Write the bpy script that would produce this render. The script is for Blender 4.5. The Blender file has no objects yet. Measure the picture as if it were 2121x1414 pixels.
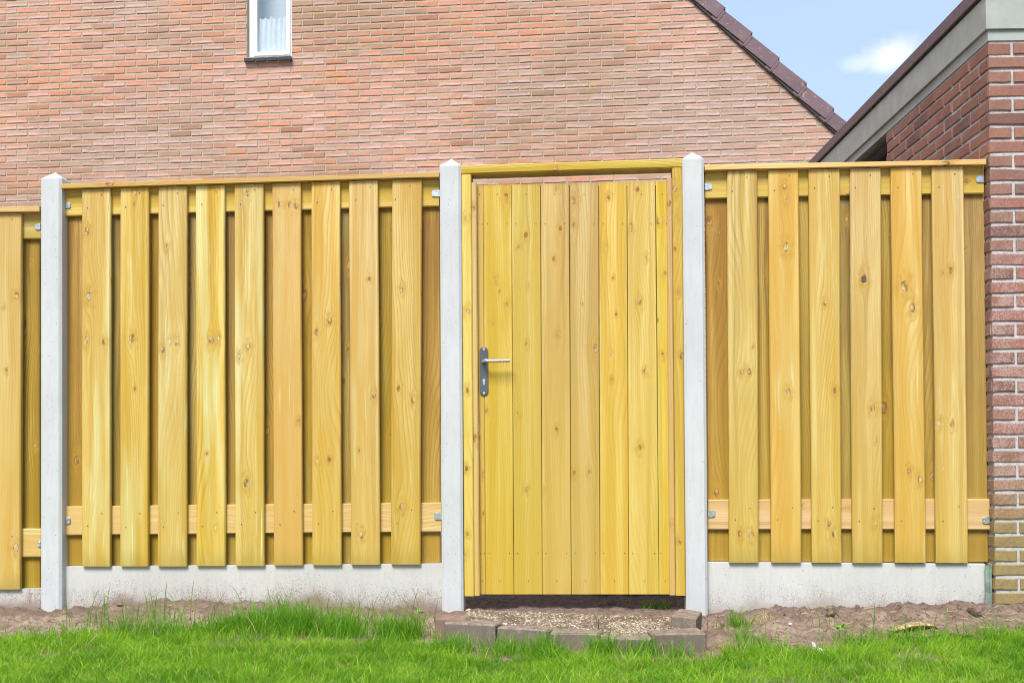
import bpy, math, random
import numpy as np
from mathutils import Vector, Matrix

random.seed(7)
np.random.seed(7)
SC = bpy.context.scene
COL = SC.collection

# ------------------------------------------------------------------ camera
F = 2290.0            # focal length in photo pixels (photo 2121 x 1414)
CX, CY = 1060.5, 905.5  # principal point (rising lens shift)
CAM = Vector((0, 0, 0.72))
PITCH, ROLL = 0.0151, 0.0064
fw = Vector((0, math.cos(PITCH), math.sin(PITCH)))
up0 = Vector((0, -math.sin(PITCH), math.cos(PITCH)))
rt0 = Vector((1, 0, 0))
up = (up0 + rt0 * ROLL).normalized()
rt = (rt0 - up0 * ROLL).normalized()
cam_data = bpy.data.cameras.new('camera')
cam = bpy.data.objects.new('camera', cam_data)
COL.objects.link(cam)
cam_data.sensor_width = 36.0
cam_data.lens = 36.0 * F / 2121.0
cam_data.shift_y = (CY - 707.0) / 2121.0
cam_data.clip_start = 0.05
cam_data.clip_end = 2000
cam.matrix_world = Matrix(((rt.x, up.x, -fw.x, CAM.x), (rt.y, up.y, -fw.y, CAM.y),
                           (rt.z, up.z, -fw.z, CAM.z), (0, 0, 0, 1)))
SC.camera = cam
SC.render.resolution_x, SC.render.resolution_y = 1024, 682

# ------------------------------------------------------------------ light
SC.view_settings.view_transform = 'Standard'
SC.view_settings.look = 'None'
SC.view_settings.gamma = 1
SC.view_settings.exposure = 1.17
SC.cycles.pixel_filter_type = 'BLACKMAN_HARRIS'
SC.cycles.filter_width = 1.05
SC.view_settings.use_curve_mapping = False
TO_SUN = Vector((-0.26, -0.80, 1.0)).normalized()
sun_data = bpy.data.lights.new('sun', 'SUN')
sun_data.energy = 2.35
sun_data.angle = math.radians(24)
sun_data.color = (1.0, 0.965, 0.9)
sun = bpy.data.objects.new('sun', sun_data)
sun.rotation_euler = TO_SUN.to_track_quat('Z', 'Y').to_euler()
COL.objects.link(sun)


class NT:
    """small helper for node trees"""
    def __init__(s, tree):
        s.t = tree
        s.n = tree.nodes
        s.l = tree.links

    def new(s, kind, **kw):
        nd = s.n.new(kind)
        for k, v in kw.items():
            setattr(nd, k, v)
        return nd

    def put(s, sock, v):
        if v is None:
            return
        if hasattr(v, 'is_output'):
            s.l.new(v, sock)
        else:
            if isinstance(v, (tuple, list)) and len(v) == 3 and sock.type == 'RGBA':
                v = (*v, 1)
            sock.default_value = v

    def m(s, op, a, b=None, c=None, clamp=False):
        nd = s.new('ShaderNodeMath', operation=op, use_clamp=clamp)
        s.put(nd.inputs[0], a)
        s.put(nd.inputs[1], b)
        s.put(nd.inputs[2], c)
        return nd.outputs[0]

    def add(s, a, b): return s.m('ADD', a, b)
    def sub(s, a, b): return s.m('SUBTRACT', a, b)
    def mul(s, a, b): return s.m('MULTIPLY', a, b)

    def xyz(s, x, y, z=0.0):
        nd = s.new('ShaderNodeCombineXYZ')
        s.put(nd.inputs[0], x); s.put(nd.inputs[1], y); s.put(nd.inputs[2], z)
        return nd.outputs[0]

    def sep(s, v):
        nd = s.new('ShaderNodeSeparateXYZ')
        s.put(nd.inputs[0], v)
        return nd.outputs

    def noise(s, vec, scale=5, detail=3, rough=0.5, dist=0.0, col=False):
        nd = s.new('ShaderNodeTexNoise')
        s.put(nd.inputs['Vector'], vec)
        nd.inputs['Scale'].default_value = scale
        nd.inputs['Detail'].default_value = detail
        nd.inputs['Roughness'].default_value = rough
        nd.inputs['Distortion'].default_value = dist
        return nd.outputs['Color' if col else 'Fac']

    def ramp(s, v, lo, hi, a=0.0, b=1.0, smooth=True):
        nd = s.new('ShaderNodeMapRange')
        nd.interpolation_type = 'SMOOTHSTEP' if smooth else 'LINEAR'
        s.put(nd.inputs[0], v)
        nd.inputs[1].default_value = lo; nd.inputs[2].default_value = hi
        nd.inputs[3].default_value = a; nd.inputs[4].default_value = b
        return nd.outputs[0]

    def mix(s, f, a, b, mode='MIX'):
        nd = s.new('ShaderNodeMix', data_type='RGBA', blend_type=mode)
        s.put(nd.inputs[0], f)
        s.put(nd.inputs[6], a)
        s.put(nd.inputs[7], b)
        return nd.outputs[2]

    def attr(s, name):
        return s.new('ShaderNodeAttribute', attribute_name=name)

    def bump(s, h, strength=0.3, dist=0.01):
        nd = s.new('ShaderNodeBump')
        nd.inputs['Strength'].default_value = strength
        nd.inputs['Distance'].default_value = dist
        s.put(nd.inputs['Height'], h)
        return nd.outputs[0]


world = bpy.data.worlds.new('World')
SC.world = world
world.use_nodes = True
wt = NT(world.node_tree)
for nd in list(wt.n):
    wt.n.remove(nd)
sky = wt.new('ShaderNodeTexSky', sky_type='NISHITA')
sky.sun_disc = False
sky.sun_elevation = math.asin(TO_SUN.z)
sky.sun_rotation = math.atan2(TO_SUN.x, TO_SUN.y)
sky.air_density = 1.0
sky.dust_density = 0.6
sky.ozone_density = 1.6
geo = wt.new('ShaderNodeTexCoord')
d = geo.outputs['Generated']
# thin bright veil and fair weather clouds over the whole dome
sx, sy, sz = wt.sep(d)
flat = wt.xyz(wt.m('DIVIDE', sx, wt.add(sz, 0.25)), wt.m('DIVIDE', sy, wt.add(sz, 0.25)), 0.0)
veil = wt.ramp(wt.noise(flat, 1.3, 5, 0.55), 0.35, 0.8, 0.70, 0.9)
# two small fair-weather clouds low over the roofs
def cloud_at(px, py, wx, wy):
    r = (rt * ((px - CX) / F) + up * ((CY - py) / F) + fw).normalized()
    az = wt.m('DIVIDE', wt.sub(wt.m('ARCTAN2', sx, sy), math.atan2(r.x, r.y)), wx)
    el = wt.m('DIVIDE', wt.sub(sz, r.z), wy)
    n = wt.noise(d, 22, 5, 0.55)
    dd = wt.add(wt.mul(az, az), wt.mul(el, el))
    return wt.ramp(wt.add(wt.m('SQRT', dd), wt.mul(wt.sub(n, 0.5), 1.9)), 0.15, 1.25, 1.0, 0.0)
c1 = cloud_at(1850, 118, 0.026, 0.015)
c2 = cloud_at(1815, 126, 0.032, 0.008)
c3 = wt.ramp(wt.noise(flat, 2.6, 6, 0.6), 0.60, 0.75)
cl = wt.m('MAXIMUM', wt.m('MAXIMUM', c1, wt.mul(c2, 0.5)), wt.mul(c3, wt.ramp(sz, 0.4, 0.6)))
skyc = wt.mix(veil, sky.outputs[0], (4.3, 5.55, 7.2))
skyc = wt.mix(wt.mul(cl, 0.85), skyc, (7.6, 7.9, 8.2))
bg = wt.new('ShaderNodeBackground')
wt.put(bg.inputs[0], skyc)
bg.inputs[1].default_value = 0.07
wo = wt.new('ShaderNodeOutputWorld')
wt.l.new(bg.outputs[0], wo.inputs[0])


# ------------------------------------------------------------------ geometry of the place
class Frame:
    """a vertical plane: origin, u to the right, n away from the camera; thing-space is (u, n, z)"""
    def __init__(s, ox, oy, th):
        s.o = Vector((ox, oy, 0)); s.th = th
        s.u = Vector((math.cos(th), -math.sin(th), 0))
        s.n = Vector((math.sin(th), math.cos(th), 0))

    def hit(s, px, py, N=0.0):
        """where the sight line of a photo pixel meets the plane N behind the front: (u, z)"""
        r = rt * ((px - CX) / F) + up * ((CY - py) / F) + fw
        o = s.o + s.n * N
        t = (o - CAM).dot(s.n) / r.dot(s.n)
        p = CAM + r * t
        q = p - s.o
        return q.dot(s.u), p.z

    def world(s, u, n, z=0.0):
        p = s.o + s.u * u + s.n * n
        return Vector((p.x, p.y, z))


FEN = Frame(0, 5.07, 0.071)      # front faces of the fence boards
HOU = Frame(0, 10.18, 0.0857)    # gable wall of the house
GF = Frame(0.0, 4.892, 0.0)     # street face of the garage, u from its left corner
GF.o.x = GF.hit(2047.0, 100)[0]
SHEAR = 0.0065                   # the house courses climb slightly to the right


def ground_at(px, py, z=0.0):
    r = rt * ((px - CX) / F) + up * ((CY - py) / F) + fw
    t = (z - CAM.z) / r.z
    p = CAM + r * t
    return p.x, p.y


# ------------------------------------------------------------------ object helpers
def mesh_of(name, verts, faces, mat=None, uvs=None, attrs=None, smooth=False):
    me = bpy.data.meshes.new(name)
    me.from_pydata([tuple(v) for v in verts], [], faces)
    if mat:
        me.materials.append(mat)
    if uvs is not None:
        lay = me.uv_layers.new(name='UVMap')
        vi = np.zeros(len(me.loops), dtype=np.int32)
        me.loops.foreach_get('vertex_index', vi)
        lay.data.foreach_set('uv', np.asarray(uvs, dtype=np.float32)[vi].ravel())
    if attrs:
        for k, v in attrs.items():
            if isinstance(v, tuple):
                at = me.attributes.new(k, 'FLOAT_VECTOR', 'POINT')
                at.data.foreach_set('vector', np.tile(np.asarray(v, dtype=np.float32), len(verts)))
            else:
                at = me.attributes.new(k, 'FLOAT', 'POINT')
                arr = np.asarray(v, dtype=np.float32)
                if arr.ndim == 0:
                    arr = np.full(len(verts), float(v), dtype=np.float32)
                at.data.foreach_set('value', arr)
    if smooth:
        me.polygons.foreach_set('use_smooth', [True] * len(me.polygons))
    return me


def link(name, data, parent=None, loc=(0, 0, 0), rot=(0, 0, 0)):
    o = bpy.data.objects.new(name, data)
    COL.objects.link(o)
    o.location = loc
    o.rotation_euler = rot
    if parent:
        o.parent = parent
    return o


def tag(o, label=None, cat=None, group=None, kind=None):
    if label: o['label'] = label
    if cat: o['category'] = cat
    if group: o['group'] = group
    if kind: o['kind'] = kind
    return o


def thing(name, label, cat, loc=(0, 0, 0), rz=0.0, group=None):
    return tag(link(name, None, None, loc, (0, 0, rz)), label, cat, group)


class MB:
    """collects vertices and faces"""
    def __init__(s):
        s.v = []; s.f = []

    def box(s, x0, x1, y0, y1, z0, z1, bev=0.0):
        b = len(s.v)
        if bev <= 0:
            s.v += [(x0, y0, z0), (x1, y0, z0), (x1, y1, z0), (x0, y1, z0), (x0, y0, z1), (x1, y0, z1), (x1, y1, z1), (x0, y1, z1)]
            s.f += [[b + i for i in q] for q in ((0, 3, 2, 1), (4, 5, 6, 7), (0, 1, 5, 4), (1, 2, 6, 5), (2, 3, 7, 6), (3, 0, 4, 7))]
            return s
        # chamfered box: 24 vertices
        e = bev
        idx = {}
        for ix, X in ((0, x0), (1, x1)):
            for iy, Y in ((0, y0), (1, y1)):
                for iz, Z in ((0, z0), (1, z1)):
                    sxn = e if ix == 0 else -e
                    syn = e if iy == 0 else -e
                    szn = e if iz == 0 else -e
                    idx[(ix, iy, iz, 'x')] = len(s.v); s.v.append((X, Y + syn, Z + szn))
                    idx[(ix, iy, iz, 'y')] = len(s.v); s.v.append((X + sxn, Y, Z + szn))
                    idx[(ix, iy, iz, 'z')] = len(s.v); s.v.append((X + sxn, Y + syn, Z))
        g = idx
        for a in (0, 1):
            q = [g[(a, 0, 0, 'x')], g[(a, 1, 0, 'x')], g[(a, 1, 1, 'x')], g[(a, 0, 1, 'x')]]
            s.f.append(q if a else q[::-1])
            q = [g[(0, a, 0, 'y')], g[(0, a, 1, 'y')], g[(1, a, 1, 'y')], g[(1, a, 0, 'y')]]
            s.f.append(q if a else q[::-1])
            q = [g[(0, 0, a, 'z')], g[(1, 0, a, 'z')], g[(1, 1, a, 'z')], g[(0, 1, a, 'z')]]
            s.f.append(q if a else q[::-1])
        for a in (0, 1):
            for c in (0, 1):
                s.f.append([g[(a, c, 0, 'x')], g[(a, c, 1, 'x')], g[(a, c, 1, 'y')], g[(a, c, 0, 'y')]])
                s.f.append([g[(a, 0, c, 'x')], g[(a, 1, c, 'x')], g[(a, 1, c, 'z')], g[(a, 0, c, 'z')]])
                s.f.append([g[(0, a, c, 'y')], g[(1, a, c, 'y')], g[(1, a, c, 'z')], g[(0, a, c, 'z')]])
        for a in (0, 1):
            for c in (0, 1):
                for e2 in (0, 1):
                    s.f.append([g[(a, c, e2, 'x')], g[(a, c, e2, 'y')], g[(a, c, e2, 'z')]])
        return s

    def prism(s, pts, y0, y1, bev=0.0):
        """polygon in the x-z plane (counter-clockwise seen from the front, -y), from y0 (front) to y1"""
        n = len(pts); b = len(s.v)
        c = [sum(p[0] for p in pts) / n, sum(p[1] for p in pts) / n]
        rings = []
        if bev > 0:
            ins = []
            for p in pts:
                dx, dz = c[0] - p[0], c[1] - p[1]
                L = math.hypot(dx, dz) or 1
                ins.append((p[0] + dx / L * bev * 1.3, p[1] + dz / L * bev * 1.3))
            rings.append([(p[0], y0, p[1]) for p in ins])
            rings.append([(p[0], y0 + bev, p[1]) for p in pts])
        else:
            rings.append([(p[0], y0, p[1]) for p in pts])
        rings.append([(p[0], y1, p[1]) for p in pts])
        for r in rings:
            s.v += r
        s.f.append([b + i for i in range(n)])
        s.f.append([b + (len(rings) - 1) * n + i for i in range(n)][::-1])
        for k in range(len(rings) - 1):
            for i in range(n):
                j = (i + 1) % n
                s.f.append([b + k * n + j, b + k * n + i, b + (k + 1) * n + i, b + (k + 1) * n + j])
        return s

    def tube(s, pts, radii, n=10, cap=True):
        b = len(s.v); up_ = Vector((0, 0, 1))
        P = [Vector(p) for p in pts]
        for i, p in enumerate(P):
            t = (P[min(i + 1, len(P) - 1)] - P[max(i - 1, 0)]).normalized()
            a = t.cross(up_)
            if a.length < 1e-3: a = t.cross(Vector((1, 0, 0)))
            a.normalize(); c = t.cross(a)
            r = radii[i] if hasattr(radii, '__len__') else radii
            for k in range(n):
                an = 2 * math.pi * k / n
                s.v.append(tuple(p + a * math.cos(an) * r + c * math.sin(an) * r))
        for i in range(len(P) - 1):
            for k in range(n):
                k2 = (k + 1) % n
                s.f.append([b + i * n + k, b + i * n + k2, b + (i + 1) * n + k2, b + (i + 1) * n + k])
        if cap:
            s.f.append([b + k for k in range(n)][::-1])
            s.f.append([b + (len(P) - 1) * n + k for k in range(n)])
        return s

    def build(s, name, mat, parent=None, loc=(0, 0, 0), rot=(0, 0, 0), uvs=None, attrs=None, smooth=False):
        return link(name, mesh_of(name, s.v, s.f, mat, uvs, attrs, smooth), parent, loc, rot)


# ------------------------------------------------------------------ materials
def material(name):
    m = bpy.data.materials.new(name)
    m.use_nodes = True
    t = NT(m.node_tree)
    b = m.node_tree.nodes['Principled BSDF']
    return m, t, b


NK = 6


def wood_material(name, light, mid, dark, mint=0.5, rough=0.62):
    m, t, b = material(name)
    uv = t.new('ShaderNodeUVMap', uv_map='UVMap').outputs[0]
    u, v, _ = t.sep(uv)
    seed = t.attr('seed').outputs['Fac']
    s10 = t.mul(seed, 37.0)
    psi = u
    knoise = t.noise(t.xyz(t.mul(u, 70), t.mul(v, 55), s10), 1.0, 2)
    core = None; halo = None; rimv = None
    for i in range(NK):
        k = t.attr('k%d' % i).outputs['Vector']
        ku, kv, kr = t.sep(k)
        kr = t.mul(kr, 0.92)
        du = t.sub(u, ku)
        dv = t.mul(t.sub(v, kv), 0.62)
        wob_ = t.add(1.0, t.mul(t.sub(knoise, 0.5), 1.3))
        d2 = t.mul(t.add(t.mul(du, du), t.mul(dv, dv)), wob_)
        r2 = t.mul(kr, kr)
        # grain flows round the knot
        dvs = t.mul(t.sub(v, kv), 0.30)
        e2 = t.add(t.mul(du, du), t.mul(dvs, dvs))
        infl = t.mul(r2, 4.2)
        psi = t.sub(psi, t.m('DIVIDE', t.mul(du, infl), t.m('MAXIMUM', t.add(e2, t.mul(r2, 1.6)), 1e-6)))
        q = t.m('DIVIDE', d2, t.m('MAXIMUM', r2, 1e-7))
        c = t.m('MULTIPLY', t.ramp(q, 0.75, 1.15, 1.0, 0.0), t.m('GREATER_THAN', kr, 0.0005))
        h = t.m('MULTIPLY', t.ramp(q, 1.0, 20.0, 1.0, 0.0), t.m('GREATER_THAN', kr, 0.0005))
        rg = t.m('MULTIPLY', t.ramp(t.m('ABSOLUTE', t.sub(q, 0.95)), 0.0, 0.42, 1.0, 0.0), t.m('GREATER_THAN', kr, 0.0005))
        core = c if core is None else t.m('MAXIMUM', core, c)
        halo = h if halo is None else t.m('MAXIMUM', halo, h)
        rimv = rg if rimv is None else t.m('MAXIMUM', rimv, rg)
    # growth rings: bands of the warped coordinate, cathedral shapes from slow noise
    slow = t.noise(t.xyz(t.mul(psi, 3.5), t.mul(v, 0.75), s10), 1.0, 1.5, 0.45)
    ph = t.add(t.mul(psi, 78.0), t.mul(slow, 21.0))
    ring = t.m('FRACT', t.add(ph, s10))
    late = t.m('POWER', ring, 3.0)
    late = t.mul(late, t.ramp(ring, 0.93, 1.0, 1.0, 0.0))
    rstr = t.ramp(t.noise(t.xyz(t.mul(psi, 14.0), t.mul(v, 0.5), t.add(s10, 5.0)), 1.0, 2), 0.3, 0.75, 0.2, 1.0)
    fib = t.noise(t.xyz(t.mul(psi, 520.0), t.mul(v, 9.0), s10), 1.0, 3, 0.6)
    blotch = t.noise(t.xyz(t.mul(u, 9.0), t.mul(v, 1.8), t.add(s10, 3.0)), 1.0, 3, 0.55)
    band = t.noise(t.xyz(t.mul(psi, 24.0), t.mul(v, 0.45), t.add(s10, 9.0)), 1.0, 2, 0.5)
    base = t.mix(t.ramp(band, 0.36, 0.62), light, mid)
    brd = t.noise(t.xyz(t.mul(psi, 42.0), t.mul(v, 0.35), t.add(s10, 14.0)), 1.0, 2, 0.5)
    base = t.mix(t.ramp(brd, 0.55, 0.72, 0, 0.45), base, dark)
    col = t.mix(t.mul(t.mul(late, rstr), 0.95), base, dark)
    col = t.mix(t.ramp(blotch, 0.42, 0.7, 0.0, 0.6), col, mid)
    col = t.mix(t.ramp(fib, 0.35, 0.7, 0.0, 0.22), col, dark)
    # board to board tone
    hs = t.new('ShaderNodeHueSaturation')
    t.put(hs.inputs['Hue'], t.ramp(t.m('FRACT', t.mul(seed, 7.31)), 0, 1, 0.486, 0.508, False))
    t.put(hs.inputs['Saturation'], t.ramp(t.m('FRACT', t.mul(seed, 3.77)), 0, 1, 0.88, 1.07, False))
    t.put(hs.inputs['Value'], t.ramp(t.m('FRACT', t.mul(seed, 5.13)), 0, 1, 0.84, 1.10, False))
    t.put(hs.inputs['Color'], col)
    col = hs.outputs[0]
    # board colour gets deeper towards the lower end
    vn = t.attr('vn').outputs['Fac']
    low_tone = t.ramp(t.add(vn, t.mul(t.sub(blotch, 0.5), 0.5)), 0.05, 0.95, 0.5, 0.0, False)
    col = t.mix(t.mul(low_tone, t.m('GREATER_THAN', vn, -0.5)), col, t.mix(0.6, mid, (0.50, 0.335, 0.018)))
    # some boards are cut from redder heartwood
    tone = t.attr('tone').outputs['Fac']
    col = t.mix(t.mul(tone, t.ramp(band, 0.2, 0.6, 0.6, 1.0)), col, (0.56, 0.315, 0.07))
    mt = t.attr('mintk').outputs['Fac']
    mb_ = t.noise(t.xyz(t.mul(psi, 11.0), t.mul(v, 0.8), t.add(s10, 51.0)), 1.0, 3, 0.6)
    col = t.mix(t.mul(t.ramp(mb_, 0.46, 0.68, 0, 0.5), mt), col, (0.64, 0.66, 0.34))
    # pale mint streaks of the preservative
    st = t.noise(t.xyz(t.mul(psi, 60.0), t.mul(v, 1.7), t.add(s10, 21.0)), 1.0, 3, 0.65)
    pa = t.noise(t.xyz(t.mul(u, 7.0), t.mul(v, 2.2), t.add(s10, 33.0)), 1.0, 2)
    stm = t.mul(t.mul(t.ramp(st, 0.54, 0.76, 0, 0.85), t.ramp(pa, 0.46, 0.62)), mint)
    stm = t.mul(stm, t.add(0.35, mt))
    col = t.mix(stm, col, (0.62, 0.67, 0.36))
    sp = t.noise(t.xyz(t.mul(u, 170.0), t.mul(v, 75.0), s10), 1.0, 1)
    spm = t.mul(t.mul(t.ramp(sp, 0.76, 0.83), t.ramp(pa, 0.48, 0.6)), mint)
    col = t.mix(spm, col, (0.75, 0.72, 0.42))
    # greener, darker tone towards the board foot, and at board ends
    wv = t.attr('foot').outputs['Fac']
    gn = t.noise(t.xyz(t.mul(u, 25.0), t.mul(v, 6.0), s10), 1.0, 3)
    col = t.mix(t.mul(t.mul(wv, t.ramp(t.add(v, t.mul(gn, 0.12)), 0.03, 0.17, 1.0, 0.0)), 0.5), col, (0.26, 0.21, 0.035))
    # knots
    hn = t.noise(t.xyz(t.mul(u, 60), t.mul(v, 30), s10), 1.0, 3)
    col = t.mix(t.mul(halo, t.ramp(hn, 0.38, 0.62, 0.08, 0.6)), col, (0.43, 0.235, 0.03))
    col = t.mix(t.mul(rimv, t.ramp(hn, 0.3, 0.6, 0.45, 1.0)), col, (0.085, 0.035, 0.008))
    kc = t.mix(t.ramp(hn, 0.35, 0.65), t.mix(mt, (0.52, 0.36, 0.15), (0.62, 0.66, 0.42)), (0.20, 0.085, 0.02))
    col = t.mix(t.mul(core, 0.75), col, kc)
    t.put(b.inputs['Base Color'], col)
    b.inputs['Roughness'].default_value = rough
    b.inputs['Specular IOR Level'].default_value = 0.28
    h = t.add(t.mul(fib, 0.5), t.add(t.mul(late, -0.5), t.mul(rimv, -0.8)))
    t.put(b.inputs['Normal'], t.bump(h, 0.35, 0.0012))
    return m


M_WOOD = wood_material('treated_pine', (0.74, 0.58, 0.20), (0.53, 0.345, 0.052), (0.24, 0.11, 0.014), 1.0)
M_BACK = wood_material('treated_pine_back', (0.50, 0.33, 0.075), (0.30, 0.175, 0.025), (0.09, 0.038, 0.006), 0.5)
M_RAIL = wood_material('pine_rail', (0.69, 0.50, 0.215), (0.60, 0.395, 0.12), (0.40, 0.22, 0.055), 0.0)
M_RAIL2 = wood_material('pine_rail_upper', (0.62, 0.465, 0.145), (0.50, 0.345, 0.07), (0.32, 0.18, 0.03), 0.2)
M_GATE = wood_material('gate_spruce', (0.69, 0.525, 0.15), (0.53, 0.36, 0.05), (0.33, 0.18, 0.022), 0.3)


def concrete_material(name, base, dark, splash=0.0, dust=0.0):
    m, t, b = material(name)
    g = t.new('ShaderNodeNewGeometry').outputs['Position']
    x, y, z = t.sep(g)
    big = t.noise(g, 3.0, 4, 0.6)
    mid = t.noise(t.xyz(t.mul(x, 60), t.mul(y, 60), t.mul(z, 9)), 1.0, 3)
    fine = t.noise(g, 260, 3, 0.6)
    col = t.mix(t.ramp(big, 0.3, 0.7), base, tuple(c * 0.9 for c in base))
    col = t.mix(t.ramp(mid, 0.4, 0.75, 0, 0.25), col, dark)
    col = t.mix(t.ramp(fine, 0.55, 0.8, 0, 0.25), col, dark)
    pores = t.noise(g, 120, 1, 0.5)
    col = t.mix(t.ramp(pores, 0.72, 0.76, 0, 0.7), col, (0.18, 0.16, 0.14))
    if splash > 0:
        # mud splashed up from the soil by rain, densest low down
        s1 = t.noise(t.xyz(t.mul(x, 260), t.mul(y, 260), t.mul(z, 150)), 1.0, 4, 0.75)
        wv = t.noise(t.xyz(t.mul(x, 2.6), 0.0, 0.0), 1.0, 2)
        wv2 = t.noise(t.xyz(t.mul(x, 9), t.mul(z, 7), 4.0), 1.0, 2)
        hgt = t.add(z, t.mul(t.sub(wv, 0.5), -0.22))
        thr = t.ramp(hgt, -0.01, 0.19, 0.38, 0.63, False)
        mk = t.mul(t.ramp(t.sub(s1, thr), 0.0, 0.10), t.ramp(t.noise(g, 14, 3), 0.3, 0.6, 0.35, 1.0))
        smear = t.mul(t.ramp(t.noise(t.xyz(t.mul(x, 70), 0.0, t.mul(z, 5)), 1.0, 3), 0.45, 0.75), t.ramp(hgt, 0.02, 0.16, 0.6, 0.0))
        mk = t.m('MAXIMUM', mk, smear)
        low = t.ramp(t.add(hgt, t.mul(wv2, 0.03)), 0.02, 0.085, 0.9, 0.0)
        # drip marks just under the boards
        dr = t.ramp(t.sub(s1, t.ramp(wv2, 0.5, 0.68, 0.8, 0.60)), 0.0, 0.05)
        dr = t.mul(dr, t.ramp(z, 0.06, 0.14))
        col = t.mix(t.mul(t.m('MAXIMUM', mk, low), splash), col, (0.23, 0.155, 0.115))
        col = t.mix(t.mul(dr, splash), col, (0.20, 0.14, 0.10))
    if dust > 0:
        nz = t.sep(t.new('ShaderNodeNewGeometry').outputs['Normal'])[2]
        dn = t.noise(g, 28, 5, 0.7)
        dm = t.mul(t.ramp(nz, 0.3, 0.9), t.ramp(dn, 0.38, 0.6))
        dm = t.m('MAXIMUM', t.mul(dm, dust), t.mul(t.ramp(dn, 0.52, 0.66), dust * 0.6))
        col = t.mix(dm, col, (0.33, 0.245, 0.19))
    t.put(b.inputs['Base Color'], col)
    b.inputs['Roughness'].default_value = 0.85
    b.inputs['Specular IOR Level'].default_value = 0.2
    t.put(b.inputs['Normal'], t.bump(t.add(fine, t.mul(pores, 0.5)), 0.3, 0.001))
    return m


M_POST = concrete_material('cast_concrete', (0.545, 0.55, 0.55), (0.40, 0.405, 0.405))
M_KICK = concrete_material('cast_concrete_base', (0.545, 0.53, 0.50), (0.42, 0.405, 0.375), 0.95)
M_KICK2 = concrete_material('cast_concrete_base_clean', (0.57, 0.56, 0.535), (0.44, 0.425, 0.40), 0.6)
M_BLOCK = concrete_material('grey_block', (0.19, 0.15, 0.125), (0.075, 0.058, 0.047), dust=0.8)
M_BLOCK2 = concrete_material('reddish_block', (0.235, 0.15, 0.115), (0.12, 0.08, 0.06), dust=0.6)
M_EDGE = concrete_material('dark_edging', (0.20, 0.19, 0.18), (0.10, 0.09, 0.08))


def brick_material(name, cols, bloom_sheen, joint_dirt, kind):
    m, t, b = material(name)
    g = t.new('ShaderNodeNewGeometry').outputs['Position']
    x, y, z = t.sep(g)
    uv = t.new('ShaderNodeUVMap', uv_map='UVMap').outputs[0]
    u, v, _ = t.sep(uv)
    r = t.attr('tint').outputs['Fac']
    r2 = t.m('FRACT', t.mul(r, 17.3))
    r3 = t.m('FRACT', t.mul(r, 61.7))
    cr = t.new('ShaderNodeValToRGB')
    els = cr.color_ramp.elements
    while len(els) < len(cols):
        els.new(0.5)
    for i, c in enumerate(cols):
        els[i].position = i / (len(cols) - 1)
        els[i].color = (*c, 1)
    t.put(cr.inputs[0], r)
    col = cr.outputs[0]
    n1 = t.noise(g, 55 if kind == 'house' else 70, 4, 0.6)
    n2 = t.noise(g, 260, 2, 0.6)
    col = t.mix(t.ramp(n1, 0.4, 0.75, 0, 0.35), col, tuple(c * 0.72 for c in cols[0]))
    if kind == 'house':
        # weathering: broad grey-brown areas, pale bloom with painted sheen streaks on the lower half of many bricks, yellow lichen
        big = t.noise(t.xyz(t.mul(x, 0.55), t.mul(z, 1.1), 2.3), 1.0, 4, 0.6)
        dirt = t.ramp(t.add(big, t.mul(r3, 0.12)), 0.45, 0.68, 0, 0.7)
        col = t.mix(dirt, col, (0.29, 0.185, 0.12))
        warp = t.add(v, t.mul(t.sub(t.noise(t.xyz(t.mul(u, 1.6), t.mul(r, 90), 0.0), 1.0, 1), 0.5), 0.7))
        lowb = t.mul(t.ramp(warp, -0.05, 0.25), t.ramp(warp, 0.25, 0.8, 1.0, 0.0))
        reg = t.noise(t.xyz(t.mul(x, 0.5), t.mul(z, 0.9), 7.7), 1.0, 3)
        bm = t.mul(t.ramp(t.add(reg, t.mul(r2, 0.35)), 0.5, 0.85), lowb)
        bm = t.mul(bm, t.ramp(n1, 0.25, 0.6, 0.35, 1.0))
        allb = t.ramp(t.add(reg, t.mul(r3, 0.4)), 0.5, 0.95, 0.0, 0.38)
        col = t.mix(allb, col, (0.54, 0.34, 0.30))
        col = t.mix(t.mul(bm, bloom_sheen), col, (0.72, 0.60, 0.63))
        li = t.noise(t.xyz(t.mul(x, 1.5), t.mul(z, 3.0), 31.0), 1.0, 3, 0.6)
        l2 = t.noise(g, 34, 3, 0.7)
        lm = t.mul(t.ramp(li, 0.55, 0.68), t.ramp(l2, 0.56, 0.64))
        col = t.mix(t.mul(lm, 0.7), col, (0.60, 0.36, 0.03))
    else:
        # pale lime speckle and, towards the ground, green-yellow algae
        s1 = t.noise(g, 130, 3, 0.75)
        s2 = t.noise(g, 9, 2)
        up_m = t.ramp(z, 1.2, 2.2, 1.0, 0.12)
        sm = t.mul(t.ramp(t.add(s1, t.mul(s2, 0.4)), 0.66, 0.78), up_m)
        col = t.mix(t.mul(sm, bloom_sheen), col, (0.48, 0.37, 0.35))
        an = t.noise(g, 5, 3)
        al = t.ramp(t.add(z, t.mul(t.sub(an, 0.5), 0.35)), 0.28, 0.75, 0.85, 0.0)
        ac = t.mix(t.ramp(n1, 0.35, 0.7), (0.30, 0.235, 0.07), (0.24, 0.17, 0.085))
        col = t.mix(al, col, ac)
    t.put(b.inputs['Base Color'], col)
    b.inputs['Roughness'].default_value = 0.8
    b.inputs['Specular IOR Level'].default_value = 0.25
    t.put(b.inputs['Normal'], t.bump(t.add(n1, t.mul(n2, 0.5)), 0.5, 0.002 if kind == 'house' else 0.003))
    return m


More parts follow.
